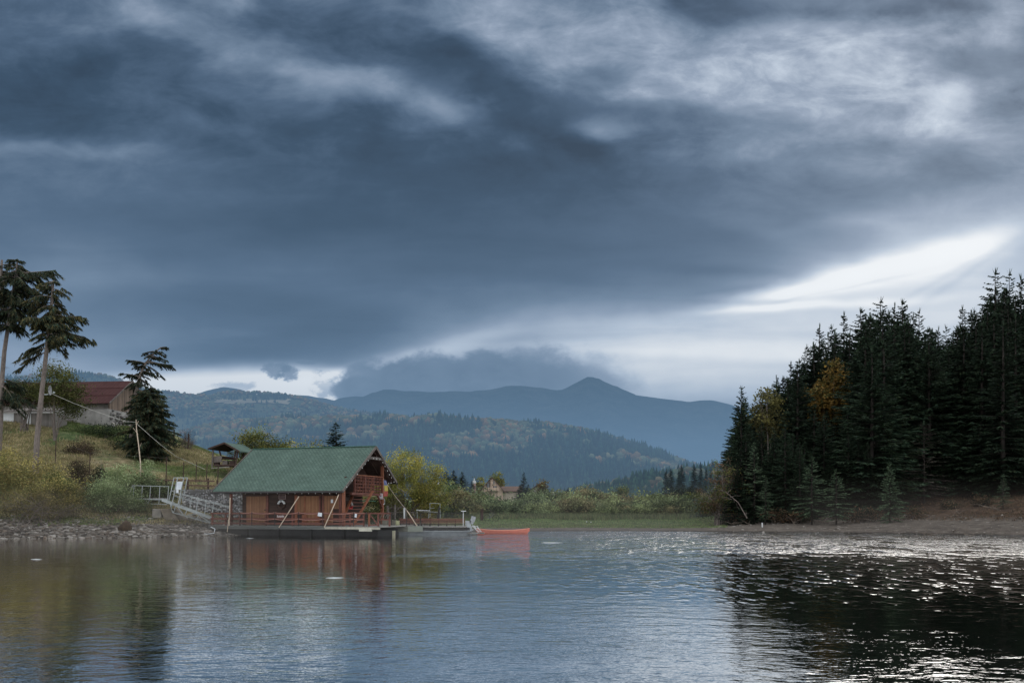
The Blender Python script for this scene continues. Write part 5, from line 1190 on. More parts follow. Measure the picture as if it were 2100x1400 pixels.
q = MB(); q.hexa([P(333, 1026, YA+.04), P(437, 1065, YA+.04), P(436, 1064, YBk-.04), P(332, 1025, YBk-.04)]+[P(333, 1025, YA+.04), P(437, 1064, YA+.04), P(436, 1063, YBk-.04), P(332, 1024, YBk-.04)]); parts.append(('walkway', q, mat('ribbed_steel', (.30, .33, .31), .7, .25, 6, .3, .01)))
chain_('gangway', 'grey steel truss gangway sloping down from the bank to the floating deck', 'gangway', P(385, 1050, 68.6), parts)
parts = []
for (a, b_, Y) in (((345, 1033), (357, 979), 68.2), ((352, 1037), (364.5, 979), 67.8), ((365, 1036), (377, 979), 67.8), ((375, 1026), (384.5, 979), 68.2)): parts.append(('upright', seg1(a, b_, Y, .075), GALV))
parts += [('top_bar', seg1((356.5, 979), (384.5, 979), 68.2, .07), GALV), ('top_bar', seg1((364.5, 979), (377, 979), 67.8, .07), GALV), ('cross_bar', seg1((350, 1006), (379, 1005), 68.2, .06), GALV)]
chain_('gate_frame', 'tall leaning grey steel gate frame at the top of the gangway', 'gate', P(362, 1033, 68.), parts)
q = empty('notice_board', P(366.5, 994, 67.7), 'white notice with small print hung in the leaning gate frame', 'sign', None)
m_ = MB(); m_.hexa([(-.22, 0, -.35), (.18, 0, -.35), (.18, .02, -.35), (-.22, .02, -.35), (-.12, 0, .26), (.29, 0, .26), (.29, .02, .26), (-.12, .02, .26)]); m_.build('panel', SIGNW, q)
m_ = MB(); [m_.box(-.12+k*.012, .20-.03*(k % 2), -.006, -.001, .18-k*.075, .195-k*.075) for k in range(6)]; m_.build('print', mat('pale_print', (.32, .36, .42), .6, .1, 4, 0), q)
m_ = MB(); m_.box(-.19, -.02, .0, .02, -.60, -.37); m_.build('small_panel', SIGNW, q)
# concrete pieces under the bridges
def wblock(name, pts, Y0, Y1, m, label, cat):
    base = P(*pts[0], Y0); q = MB(); f = [P(px, py, Y0)-base for px, py in pts]; bk = [v+Vector((0, Y1-Y0, 0)) for v in f]
    q.add(f+bk, [(0, 1, 2, 3), (7, 6, 5, 4), (0, 4, 5, 1), (1, 5, 6, 2), (2, 6, 7, 3), (3, 7, 4, 0)]); o = q.build(name, m); o.location = base
    bv = o.modifiers.new('bevel', 'BEVEL'); bv.width = .05; bv.segments = 2; return tag(o, label, cat)
CON = mat('rough_concrete', (.20, .185, .16), .95, .35, 2.5, .6, .04)
wblock('concrete_block', [(311, 1062), (331, 1062), (329, 1043), (312, 1043)], 69.5, 70.8, CON, 'grey concrete block under the joint of the two steel bridges', 'block')
wblock('concrete_slab', [(337, 1065), (368, 1068), (352, 1042), (328, 1043)], 68.9, 70.6, mat('brown_concrete', (.16, .135, .105), .95, .35, 2.5, .6, .04), 'brownish tilted concrete slab under the top of the gangway', 'slab')

# ------------------------------------------------------------------ gabion wall
def rock_verts(r, n=1):
    b = MB(); b.ball((0, 0, 0), 1., 6, 4); v = np.array(b.v); f3 = [q for q in b.f[3]]+[(a, c, d) for a, c, d, e in b.f[4]]+[(a, d, e) for a, c, d, e in b.f[4]]
    return v, np.array(f3)
RV, RF = rock_verts(rng)
def rocks(name, pos, size, m, r, flat=.6, pal=None, par=None):
    n = len(pos); vv = []; nv = len(RV)
    jit = 1+(r.random((n, nv, 1))-.5)*.55; v = RV[None]*jit*np.stack([size*(.7+.7*r.random(n)), size*(.7+.5*r.random(n)), size*flat*(.6+.7*r.random(n))], -1)[:, None]
    a = r.random(n)*6.28; x = v[..., 0]*np.cos(a)[:, None]-v[..., 1]*np.sin(a)[:, None]; y = v[..., 0]*np.sin(a)[:, None]+v[..., 1]*np.cos(a)[:, None]
    v = np.stack([x, y, v[..., 2]], -1)+pos[:, None]; f = (RF[None]+(np.arange(n)*nv)[:, None, None]).reshape(-1, 3)
    p = np.array(pal or [(.22, .21, .20), (.15, .145, .14), (.28, .26, .23), (.11, .10, .095)]); c = np.repeat(p[r.integers(0, len(p), n)]*(.7+.6*r.random((n, 1))), nv, 0)
    return obj(name, mesh_np(name, v.reshape(-1, 3), f, c), m, par)
STONE = mat('stone', (1, 1, 1), .9, .3, 9, .5, .02, attr=True)
gb0 = P(374, 1056, 73.3); r = np.random.default_rng(21); gw = empty('gabion_wall', (gb0.x, 73.3, gb0.z), 'long retaining wall of pale grey stones in wire mesh behind the gangway and house', 'wall')
x1g = P(505, 1050, 73.3).x; z1g = P(430, 1003, 73.3).z; pos = []
for z in np.arange(gb0.z-.1, z1g, .135):
    for x in np.arange(gb0.x, x1g, .19): pos.append((x+(r.random()-.5)*.12-gb0.x, (r.random()-.5)*.08+(z-gb0.z)*.12, z+(r.random()-.5)*.06-gb0.z))
rocks('stones', np.array(pos), np.full(len(pos), .118), STONE, r, .8, [(.34, .34, .35), (.25, .25, .26), (.42, .41, .40), (.17, .17, .17), (.30, .29, .28)], gw)
q = MB(); q.box(0, x1g-gb0.x, .12, .9, -.4, z1g-gb0.z-.05); q.build('fill', mat('dark_fill', (.10, .098, .095), .95, .3, 4), gw)
q = MB()
for k in range(7): x = k*(x1g-gb0.x)/6; q.tube([(x, -.12, -.1), (x, .2, z1g-gb0.z)], .012, 4)
for z in (.05, .9, 1.75, z1g-gb0.z): q.tube([(0, -.12+z*.12, z), (x1g-gb0.x, -.12+z*.12, z)], .018, 4)
q.build('wire_mesh', IRON, gw)

# ------------------------------------------------------------------ dock to the right of the house
YD = 67.2
def dz_(py, Y=YD): return H+(CY-py)/F*Y
def dx_(px, Y=YD): return (px-CX)/F*Y
dk = empty('swimming_dock', (dx_(870), YD, 0), 'low wooden dock on grey floats joined to the right side of the house deck', 'dock')
def dbox(nm, px0, px1, py0, py1, Y0, Y1, m, par=dk):
    q = MB(); o0 = par.location if par else Vector((0, 0, 0)); q.box(dx_(px0, Y0)-o0.x, dx_(px1, Y0)-o0.x, Y0-o0.y, Y1-o0.y, dz_(py1, Y0)-o0.z, dz_(py0, Y0)-o0.z); return q.build(nm, m, par)
dbox('deck', 772, 958, 1079.4, 1082, YD, YD+5, WGRAY); dbox('edge_board', 777, 836, 1079, 1090, YD-.06, YD-.01, mat('mossy_board', (.085, .085, .07), .85, .3, 4))
dbox('panel', 836, 867, 1078, 1090, YD-.12, YD-.02, mat('grey_green_panel', (.17, .185, .155), .85, .2, 2, .2, .01))
dbox('float', 808, 963, 1088.5, 1097, YD+.1, YD+4.5, GREY); dbox('float_rim', 812, 966, 1087.2, 1089, YD+.02, YD+4.6, mat('pale_rim', (.24, .26, .27), .7, .2, 4))
q = MB(); r = np.random.default_rng(3)
for k in range(60):
    px = 868+k*1.6; x = dx_(px)-dk.location.x; q.box(x, x+.035, -.02, .02, dz_(1087.5-1.2*r.random()), dz_(1082))
q.build('fringe', BLACK, dk); dbox('fringe_board', 867, 963, 1081.2, 1083, YD-.05, YD+.1, BLACK)
q = MB(); q.box(dx_(958)-dk.location.x, dx_(993)-dk.location.x, -.5, .9, dz_(1093.5), dz_(1091.5)); q.build('step_platform', WGRAY, dk)
fb_ = dbox('float_box', 793, 809, 1087.5, 1099, 66.2, 67.0, mat('cream_float', (.50, .47, .34), .6, .15, 4, .1), None); tag(fb_, 'cream coloured box float in the water in front of the dock', 'float')
cr = dbox('plank_box', 784, 810, 1066.5, 1079, YD+.35, YD+1.5, planks('box_plank', (.13, .12, .095), .13), None); tag(cr, 'low box of upright weathered planks at the left end of the dock', 'box')
cr = dbox('short_post', 811.5, 818.5, 1067, 1079, YD+.1, YD+.4, mat('lichen_post', (.26, .26, .15), .85, .25, 5), None); tag(cr, 'stubby yellow-green wooden post beside the plank box', 'post')
SLAT = planks('bench_slat', (.135, .062, .048), .10, 2, .8)
for (a, b_, lab) in ((819, 861, 'red-brown slatted bench, the shorter one nearest the plank box'), (863, 953, 'long red-brown slatted bench running to the far end of the dock')):
    Yb = 69.; o0 = Vector((dx_((a+b_)/2, Yb), Yb, dz_(1080, Yb))); be = empty('slatted_bench', o0, lab, 'bench', 'slatted benches on the dock')
    for k in range(4):
        py = 1062.6+k*2.5; q = MB(); q.box(dx_(a, Yb)-o0.x, dx_(b_, Yb)-o0.x, .02+.03*k*0, .05, dz_(py+2.0, Yb)-o0.z, dz_(py, Yb)-o0.z); q.build('back_slat', SLAT, be)
    q = MB(); q.box(dx_(a, Yb)-o0.x, dx_(b_, Yb)-o0.x, -.42, 0, dz_(1074.8, Yb)-o0.z, dz_(1073.4, Yb)-o0.z); q.build('seat', WDK, be)
    n = max(2, int((b_-a)/18))
    for k in range(n+1):
        x = dx_(a+2+(b_-a-4)*k/n, Yb)-o0.x; q = MB(); q.box(x-.03, x+.03, -.38, -.32, 0, dz_(1074.8, Yb)-o0.z); q.box(x-.03, x+.03, .055, .10, 0, dz_(1063, Yb)-o0.z); q.build('leg', IRON, be)
br_ = empty('iron_railing', (dx_(870), YD+.2, dz_(1079)), 'thin black iron railing posts standing along the dock with a top bar', 'railing')
for px, py in ((803, 1050), (834, 1058), (851, 1046), (863, 1051)): q = MB(); x = dx_(px, YD+.2)-br_.location.x; q.tube([(x, 0, 0), (x, 0, dz_(py, YD+.2)-br_.location.z)], .03, 6); q.build('post', IRON, br_)
q = MB(); q.tube([(dx_(863, YD+.2)-br_.location.x, 0, dz_(1051.3)-br_.location.z), (dx_(950, YD+.2)-br_.location.x, 0, dz_(1051.6)-br_.location.z)], .018, 5); q.build('top_bar', IRON, br_)
def at_pole(name, a, b_, Y, r0, m, label, cat='post', group=None, r1=None, extra=None):
    A = P(*a, Y); B = P(*b_, Y)-A; o = MB().tube([(0, 0, 0), B*.5+Vector((.01, 0, 0)), B], r0, 7, r1).build(name, m); o.location = A; return tag(o, label, cat, group)
lp = empty('dock_lamp', P(950, 1079, YD+1.2), 'thin white pole lamp with a flat head at the far end of the dock', 'lamp')
MB().tube([(0, 0, 0), (0, 0, 1.18)], .03, 7).build('pole', WHITE, lp); MB().box(-.16, .22, -.12, .12, 1.17, 1.23).build('lamp_head', WHITE, lp)
ws = empty('plastic_seat', P(962, 1083, YD-.02), 'white plastic seat with a curved tall back at the end of the dock', 'seat')
q = MB(); pts = [(-.30, .42), (.12, .40), (.22, .52), (.30, .72), (.35, .92)]
for i in range(len(pts)-1): q.beam((pts[i][0], .2, pts[i][1]), (pts[i+1][0], .2, pts[i+1][1]), .35, .045, (0, 1, 0))
q.build('seat_shell', mat('dull_white_plastic', (.24, .25, .26), .5, .15, 5, 0), ws); q = MB(); q.hexa([(-.28, .05, -.05), (.22, .05, -.05), (.22, .4, -.05), (-.28, .4, -.05), (-.14, .1, .38), (.10, .1, .38), (.10, .35, .38), (-.14, .35, .38)]); q.build('pedestal', mat('grey_plastic', (.26, .28, .29), .5, .1, 4, 0), ws)
sw = empty('boarding_ladder', P(983, 1091, YD-.1), 'white boarding ladder leaning from the dock seat down to the step platform', 'ladder')
for dxx in (-.10, .22):
    MB().beam((-.42+dxx, .1+dxx, .50), (0+dxx*.6, .1+dxx, .02), .06, .05).build('rail', WHITE, sw)
for k in range(4): f = (k+.5)/4; MB().beam((-.42*(1-f)-.10, 0, .50*(1-f)+.02*f), (-.42*(1-f)+.2, .32, .50*(1-f)+.02*f), .05, .03).build('rung', WHITE, sw)
sb = MB(); sb.tube([(0, 0, 0), (.12, 0, .22), (.30, 0, .18), (.34, 0, -.05)], .04, 6); o_ = sb.build('grab_handle', WHITE); o_.location = P(966, 1083, YD+.3); tag(o_, 'bent white tube grab handle between the plastic seat and the ladder', 'handle')
pl2 = at_pole('mooring_pole', (855, 1078), (835, 1047), YD+.15, .04, POLE, 'pale pole leaning left over the dock, reaching to the middle of its railing', 'pole')
A = HR@LPx(789, 985, .05)+HO; B = P(835, 1047, YD+.15); rp = MB().tube([Vector((0, 0, 0)), (B-A)*.5+Vector((0, 0, -.1)), B-A], .016, 4).build('stay_rope', ROPE); rp.location = A; tag(rp, 'pale stay rope running from the flag corner down to the leaning dock pole', 'rope')
# canoe
cn = empty('canoe', P(1031, 1093.5, 71.5)*1.0, 'red-orange canoe floating empty beside the end of the dock', 'canoe', None, .03)
cn.location.z = 0
def hull(L, Bm, nseg=22, m_=9, inset=0., zoff=0.):
    V = []; Fc = []
    for i in range(nseg+1):
        s = -1+2*i/nseg; w = Bm/2*(1-abs(s)**2.3)**.8+.012; sheer = .26+.17*abs(s)**2.6; keel = -.10+.30*(max(0, abs(s)-.84)/.16)**1.6
        w = max(.01, w-inset)
        for j in range(m_+1):
            a = PI*j/m_; V.append((s*(L/2-inset), -math.cos(a)*w*(1 if 0 < j < m_ else 1.02), sheer-(sheer-keel)*math.sin(a)**.7*(1-zoff)))
    for i in range(nseg):
        for j in range(m_): a = i*(m_+1)+j; Fc.append((a, a+1, a+m_+2, a+m_+1))
    return V, Fc
RED = mat('canoe_red', (.46, .125, .08), .4, .12, 3, .1, .01, spec=.4); REDI = mat('canoe_inside', (.30, .10, .06), .6, .2, 4, .1)
V_, F_ = hull(4.38, .86); q = MB(); q.add(V_, F_); q.build('hull', RED, cn, True)
V_, F_ = hull(4.38, .86, inset=.03, zoff=.1); q = MB(); q.add(V_, [f[::-1] for f in F_]); q.build('inner_hull', REDI, cn, True)
for side in (0, 9):
    V_, F_ = hull(4.4, .88); q = MB(); q.tube([Vector(V_[i*10+side])+Vector((0, 0, .012)) for i in range(23)], .022, 6); q.build('gunwale', mat('gunwale_red', (.6, .22, .15), .5, .1, 5, 0), cn, True)
for x in (-1.1, 0., 1.1): q = MB(); q.box(x-.09, x+.09, -.36+.06*abs(x), .36-.06*abs(x), .17, .20); q.build('thwart', WDK, cn)

# ------------------------------------------------------------------ right of the house on the shore: posts, frames, bicycle
for i, (a, b_, r0, m, lab) in enumerate([((796, 1064), (795, 1036), .09, WTRIM, 'grey weathered fence post just right of the porch corner'), ((810, 1064), (810, 1034), .09, WTRIM, 'taller grey weathered fence post under the yellow willow'),
    ((829, 1064), (829, 1041), .08, WHITE, 'white painted post in front of the yellow willow'), ((833, 1064), (832.5, 1042), .05, WTRIM, 'thin grey post touching the white painted one'), ((1007, 1060), (1006.5, 1042), .02, WTRIM, 'very thin pale stake on the meadow right of the bicycle')]):
    Yq = 78. if px < 9000 and i < 4 else 102.; o = at_pole('wooden_post', a, b_, Yq, r0, m, lab)
fr2 = []
for a, b_ in (((792, 1041), (833, 1040)), ((792, 1050), (851, 1049)), ((800, 1058), (825, 1036)), ((846, 1050), (850, 1060))): fr2.append(('rail', seg1(a, b_, 78.3, .07), WTRIM))
chain_('rail_fence', 'low fence of grey rails and branches between the porch corner and the dock railing', 'fence', P(815, 1064, 78.3), fr2)
fr2 = [('upright', seg1((882, 1060), (881.5, 1031), 80, .05), GALV), ('upright', seg1((903, 1062), (902.5, 1032), 80, .05), GALV), ('top_bar', seg1((881, 1031), (903, 1032), 80, .05), GALV), ('side_bar', seg1((854, 1045), (881, 1046.5), 80, .06), WHITE), ('side_bar', seg1((858, 1048), (902, 1049.5), 80.3, .05), GALV), ('upright', seg1((856, 1064), (855, 1044), 80, .05), GALV), ('upright', seg1((879, 1064), (879, 1050), 80.4, .05), GALV), ('cross_bar', seg1((881, 1041), (891, 1041), 80, .04), GALV)]
chain_('tube_frame', 'light steel tube frame like goal posts standing on the shore behind the benches', 'frame', P(880, 1064, 80), fr2)
wblock('stump_post', [(896, 1063), (900, 1063), (903, 1040), (899, 1040)], 79., 79.2, IRON, 'dark crooked post with a rag leaning against the steel tube frame', 'post')
wblock('timber_post', [(985, 1067), (991, 1067), (991, 1043), (985.5, 1043)], 98., 98.35, WDK, 'thick dark timber post on the meadow beside the bicycle', 'post')
bk = empty('bicycle', P(1008, 1070, 97.5), 'bicycle parked on the meadow grass against the dark timber post', 'bicycle'); bk.location.z = gz(bk.location.x, 97.5)
for x in (-.52, .48):
    w__ = MB().tube([(math.cos(2*PI*k/20)*.34, 0, math.sin(2*PI*k/20)*.34) for k in range(21)], .028, 5); o_ = w__.build('wheel', BLACK, bk); o_.location = (x, .0, .36)
MB().tube([(-.52, 0, .36), (-.15, 0, .36), (.3, 0, .82), (-.22, 0, .8), (-.15, 0, .36)], .03, 5).build('frame', GREY, bk); MB().tube([(.3, 0, .8), (.34, 0, 1.0), (.2, 0, 1.04)], .025, 5).build('handlebar', IRON, bk); MB().box(-.36, -.12, -.06, .06, .88, .94).build('saddle', BLACK, bk)
for i, (px, py0, py1, lab) in enumerate([(1203, 1078, 1068, 'white marker stake on the meadow edge, the left of the two close ones'), (1212, 1078, 1069, 'white marker stake on the meadow edge, the right of the two close ones'), (1563, 1087, 1071, 'white marker pipe standing on the mud below the forest')]):
    Y = F*(H-.15)/(py0-CY) if i < 2 else 80.; at_pole('marker_stake', (px, py0+1), (px, py1), Y, .06, WHITE, lab, 'stake')

# ------------------------------------------------------------------ hillside: gazebo, barn, fences, pole, dish
gzb = P(462, 962, 88); gzb.z = gz(gzb.x, 88)
def rel(px, py, Y, o=gzb): return P(px, py, Y)-o
gzo = empty('gazebo', gzb, 'small open wooden gazebo with a low gable roof on the hillside above the stone wall', 'gazebo')
A1, PK1, B1 = rel(426, 919, 86.5), rel(460, 906.5, 86.5), rel(491, 924, 86.5); bkv = Vector((1.0, 3.2, -.05))
q = MB(); th_ = Vector((0, 0, .1)); q.hexa([A1-th_, PK1-th_, PK1+bkv-th_, A1+bkv-th_, A1, PK1, PK1+bkv, A1+bkv]); q.build('roof_slope', mat('gazebo_underside', (.05, .035, .028), .8, .3, 4), gzo)
q = MB(); q.hexa([PK1-th_, B1-th_, B1+bkv-th_, PK1+bkv-th_, PK1+Vector((0, 0, .004)), B1, B1+bkv, PK1+bkv+Vector((0, 0, .004))]); q.build('roof_slope', mat('gazebo_roof', (.05, .085, .068), .8, .3, 4), gzo)
q = MB(); q.beam(A1+Vector((0, -.03, -.07)), PK1+Vector((0, -.03, -.07)), .05, .16); q.beam(PK1+Vector((0, -.03, -.07)), B1+Vector((0, -.03, -.07)), .05, .16); q.build('barge_board', WDK, gzo)
for a, b_, Y in (((437, 922), (435, 958), 86.8), ((449, 920), (455, 942), 88.5), ((488, 923), (482, 958), 86.8), ((500, 926), (497, 950), 89.5), ((484, 924), (480, 940), 87)): q = MB(); q.beam(rel(*a, Y), rel(*b_, Y), .13); q.build('post', WTRIM if Y < 87.5 and a[0] < 440 else WDK, gzo)
for a, b_, Y in (((437, 939), (455, 937), 86.9), ((437, 945), (455, 944), 86.9), ((455, 938), (482, 940), 88.8)): q = MB(); q.beam(rel(*a, Y), rel(*b_, Y), .06, .3); q.build('side_board', WTRIM if a[0] < 440 else WDARK, gzo)
q = MB(); a_ = rel(438, 953, 86.8); b_ = rel(482, 947, 86.8); q.box(a_.x, b_.x, a_.y, a_.y+2.6, a_.z-.1, a_.z+.05); q.build('floor', WDK, gzo)
for px in (438, 456, 470): a_ = rel(px, 952, 87); b_ = rel(px+10, 944, 87); q = MB(); q.box(a_.x, b_.x, a_.y, a_.y+.5, a_.z, b_.z); q.build('bench', WDARK if px != 456 else WTRIM, gzo)
q = MB(); a_ = rel(434, 960, 86.2); b_ = rel(470, 957, 86.2); q.beam(a_, b_, .3, .08); q.build('step', CON, gzo)

BO = P(222, 862, 104); thb = math.radians(6); BO.z = gz(BO.x, 104)-.2
bn_ = empty('barn', BO, 'long old barn with red-brown tin roof, grey board wall and orange gable on the crest', 'barn', None, -thb)
ez = P(222, 823, 104).z-BO.z; rz_ = P(260, 781, 108.5).z-BO.z; sz_ = P(222, 838, 104).z-BO.z; BLn = 17.
BRD = planks('grey_barn_board', (.17, .155, .14), .17); ORB = planks('orange_barn_board', (.15, .11, .085), .17, 1, .8, .6)
q = MB(); q.box(-BLn, 0, 0, .2, sz_, ez+.1); q.build('board_wall', BRD, bn_); q = MB(); q.box(-BLn, .1, -.08, 9.1, -1.5, sz_-.02); q.build('stone_base', mat('plaster_base', (.24, .23, .215), .95, .3, 1.5, .5, .04), bn_)
q = MB(); q.add([(0, 0, sz_), (0, 9, sz_), (0, 9, ez), (0, 4.5, rz_-.05), (0, 0, ez), (-.2, 0, sz_), (-.2, 9, sz_), (-.2, 9, ez), (-.2, 4.5, rz_-.05), (-.2, 0, ez)], [(0, 1, 2, 3, 4), (9, 8, 7, 6, 5), (0, 5, 6, 1), (1, 6, 7, 2)]); q.build('gable_wall', ORB, bn_)
TIN, t, b = newmat('red_tin_roof'); co = t.new('ShaderNodeTexCoord').outputs['Object']; s_ = t.sep(co); rb = t.m('FRACT', t.m('MULTIPLY', s_[0], 2.2)); nb_ = t.noise(co, .5, 5, .6); nc_ = t.noise(t.vm('MULTIPLY', co, (5, 1, 1)), 1.2, 3, .5)
f = t.m('MULTIPLY', t.ss(rb, 0., .2, .6, 1.), t.m('ADD', t.m('MULTIPLY', nb_, .6), t.m('MULTIPLY', nc_, .6))); t.put(b.inputs['Base Color'], t.ramp(f, [(.25, (.020, .009, .009)), (.5, (.040, .015, .015)), (.75, (.056, .024, .022))])); b.inputs['Roughness'].default_value = .85; b.inputs['Specular IOR Level'].default_value = .1; t.put(b.inputs['Normal'], t.bump(rb, .4, .03))
for y0, z0, y1, z1 in ((-.6, ez-.25, 4.5, rz_), (9.6, ez-.25, 4.503, rz_)):
    xl = -BLn if True else 0; q = MB(); t0 = Vector((0, 0, .06)); a, b_, c_, d_2 = Vector((-BLn-1.2, y0, z0)), Vector((.5, y0, z0)), Vector((.5, y1, z1)), Vector((-BLn+1.4, y1, z1)); q.hexa([a-t0, b_-t0, c_-t0, d_2-t0, a, b_, c_, d_2]); q.build('roof_slope', TIN, bn_)
q = MB(); q.add([(-BLn-1.2, -.6, ez-.27), (-BLn+1.4, 4.5, rz_-.02), (-BLn-1.2, 9.6, ez-.27)], [(0, 1, 2)]); q.build('roof_hip', TIN, bn_)
for k in (.33, .66): q = MB(); q.box(-BLn-.2, .5, -.6+5.1*k-.03, -.6+5.1*k+.03, ez-.25+(rz_-ez+.25)*k-.02, ez-.25+(rz_-ez+.25)*k+.05); q.build('roof_seam', TIN, bn_)
q = MB(); q.beam((.53, -.6, ez-.28), (.53, 4.5, rz_-.03), .05, .2); q.beam((.53, 9.6, ez-.28), (.53, 4.5, rz_-.03), .05, .2); q.build('barge_board', WTRIM, bn_)
q = MB(); q.box(-5.5, -4.3, -.13, -.085, .2, 1.2); q.build('window', WTRIM, bn_)
r = np.random.default_rng(8); pos = np.array([(.15+.05*r.random(), .2+8*r.random(), -1+(sz_+1)*r.random()) for k in range(220)]); rocks('field_stones', pos, np.full(220, .22), STONE, r, .8, None, bn_)
sh = empty('shed', P(60, 874, 99), 'low whitewashed shed half hidden by the apple trees at the left', 'shed')
def rl_(px, py, Y): return P(px, py, Y)-sh.location
for a, b_, m, nm in (((4, 848), (28, 876), WHITE, 'wall'), ((28, 846), (48, 876), BRD, 'door'), ((48, 846), (63, 876), WHITE, 'wall'), ((63, 847), (110, 876), BRD, 'wall')):
    A_, B_ = rl_(*a, 99), rl_(*b_, 99); q = MB(); q.box(A_.x, B_.x, 0 if m is WHITE else .03, 3, B_.z-1, A_.z); q.build(nm, m, sh)
A_, B_ = rl_(-2, 845, 98.7), rl_(112, 843, 98.7); q = MB(); q.hexa([(A_.x, -.4, A_.z), (B_.x, -.4, B_.z), (B_.x, 3.4, B_.z+.8), (A_.x, 3.4, A_.z+.8), (A_.x, -.4, A_.z+.1), (B_.x, -.4, B_.z+.1), (B_.x, 3.4, B_.z+.9), (A_.x, 3.4, A_.z+.9)]); q.build('roof', WTRIM, sh)

sd_ = empty('satellite_dish', P(97, 800, 79.6), 'pale satellite dish mounted on the bare spruce trunk', 'satellite dish', None)
q = MB(); n = 14; vs = [(0.06, 0, 0)]; fs = []
for j in (1, 2, 3):
    for k in range(n): a = 2*PI*k/n; rr = .15*j; vs.append((.06+.10*(j/3)**2+.10, math.cos(a)*rr*.75-.02, math.sin(a)*rr))
for k in range(n): fs.append((0, 1+k, 1+(k+1) % n)); [fs.append((1+j*n+k, 1+(j+1)*n+k, 1+(j+1)*n+(k+1) % n, 1+j*n+(k+1) % n)) for j in (0, 1)]
q.add(vs, fs); q.build('dish', mat('dish_grey', (.22, .225, .23), .5, .15, 5, 0), sd_); MB().tube([(.15, 0, -.35), (.4, -.05, -.28), (.66, -.1, -.18)], .03, 5).build('arm', GALV, sd_); MB().box(-.25, .1, -.05, .05, -.42, -.34).build('bracket', GALV, sd_); MB().box(.60, .72, -.16, -.04, -.28, -.14).build('receiver', GALV, sd_)
pts = [P(104, 806, 79.5), P(150, 826, 79), P(190, 841, 78), P(225, 853, 77.3), P(258, 864, 77), P(279, 865.5, 77)]; A = pts[0]
o_ = MB().tube([p-A for p in pts], .014, 4).build('hose_line', mat('pale_line', (.38, .37, .33), .8, .2, 5, 0)); o_.location = A; tag(o_, 'pale line hanging from the dish trunk to the forked pole', 'line')
pts = [P(280, 868, 77), P(300, 886, 76.5), P(330, 912, 76.5), P(362, 936, 77.5), P(372, 940, 79), P(420, 962, 80)]; A = pts[0]
o_ = MB().tube([p-A for p in pts], .014, 4).build('hose_line', bpy.data.materials['pale_line']); o_.location = A; tag(o_, 'pale line running down from the forked pole towards the gazebo', 'line')
fp = empty('forked_pole', P(288, 948, 76.9), 'thin crooked bare pole with a fork holding up the pale line', 'pole')
o0 = fp.location; z0 = gz(o0.x, 76.9)
MB().tube([(.02, 0, z0-o0.z-.3), (0, 0, 0), P(284, 910, 77)-o0, P(280, 880, 77)-o0, P(279, 860, 77)-o0], [.06, .055, .05, .045, .03], 6).build('stem', POLE, fp)
MB().tube([P(280, 871, 77)-o0, P(284, 863, 77)-o0], .02, 4).build('fork', POLE, fp); MB().tube([P(283, 890, 77)-o0, P(273, 877, 77)-o0], .02, 4).build('twig', POLE, fp); MB().tube([P(287, 915, 77)-o0, P(290, 908, 77)-o0], .018, 4).build('twig', POLE, fp)
wf_ = empty('wire_fence', P(341, 972, 82), 'wire fence with thin dark posts climbing across the dry slope', 'fence')
fp_ = [(114, 932, 903, 84), (184, 950, 926, 82), (341, 972, 936, 81), (376, 976, 947, 80.5), (402.5, 978, 947, 80.5), (424, 979, 950, 80.5), (447, 981, 952, 80.5)]; tops = []
for px, py0, py1, Y in fp_:
    A, B = P(px-1, py0, Y), P(px+1, py1, Y); A.z = min(A.z, gz(A.x, Y)-.1); MB().tube([A-wf_.location, B-wf_.location], .045, 5).build('post', WDK, wf_); tops.append((A, B))
for f in (.95, .6):
    MB().tube([a.lerp(b_, f)-wf_.location for a, b_ in tops], .008, 3).build('wire', WTRIM, wf_)
rf = []
for px, py in ((314, 981), (341, 981), (385, 982), (427, 980), (446, 984)): A = P(px, py+24, 76.6); rf.append(('post', seg1((px, py+24), (px, py), 76.6, .16), WDK))
for y in (984, 994): rf.append(('rail', seg1((312, y-1), (440, y+2), 76.5, .05, .12), mat('old_rail', (.10, .06, .045), .85, .3, 5)))
chain_('timber_fence', 'low dark timber rail fence on top of the stone retaining wall', 'fence', P(380, 1004, 76.6), rf)
for i, (px, a, b_, lab) in enumerate([(357, 903, 880, 'dark old post on the crest, left of the bare shrub'), (386.5, 916, 889, 'dark old post on the crest, right of the bare shrub')]): at_pole('crest_post', (px-1, a+4), (px, b_), 99, .08, WDK, lab)

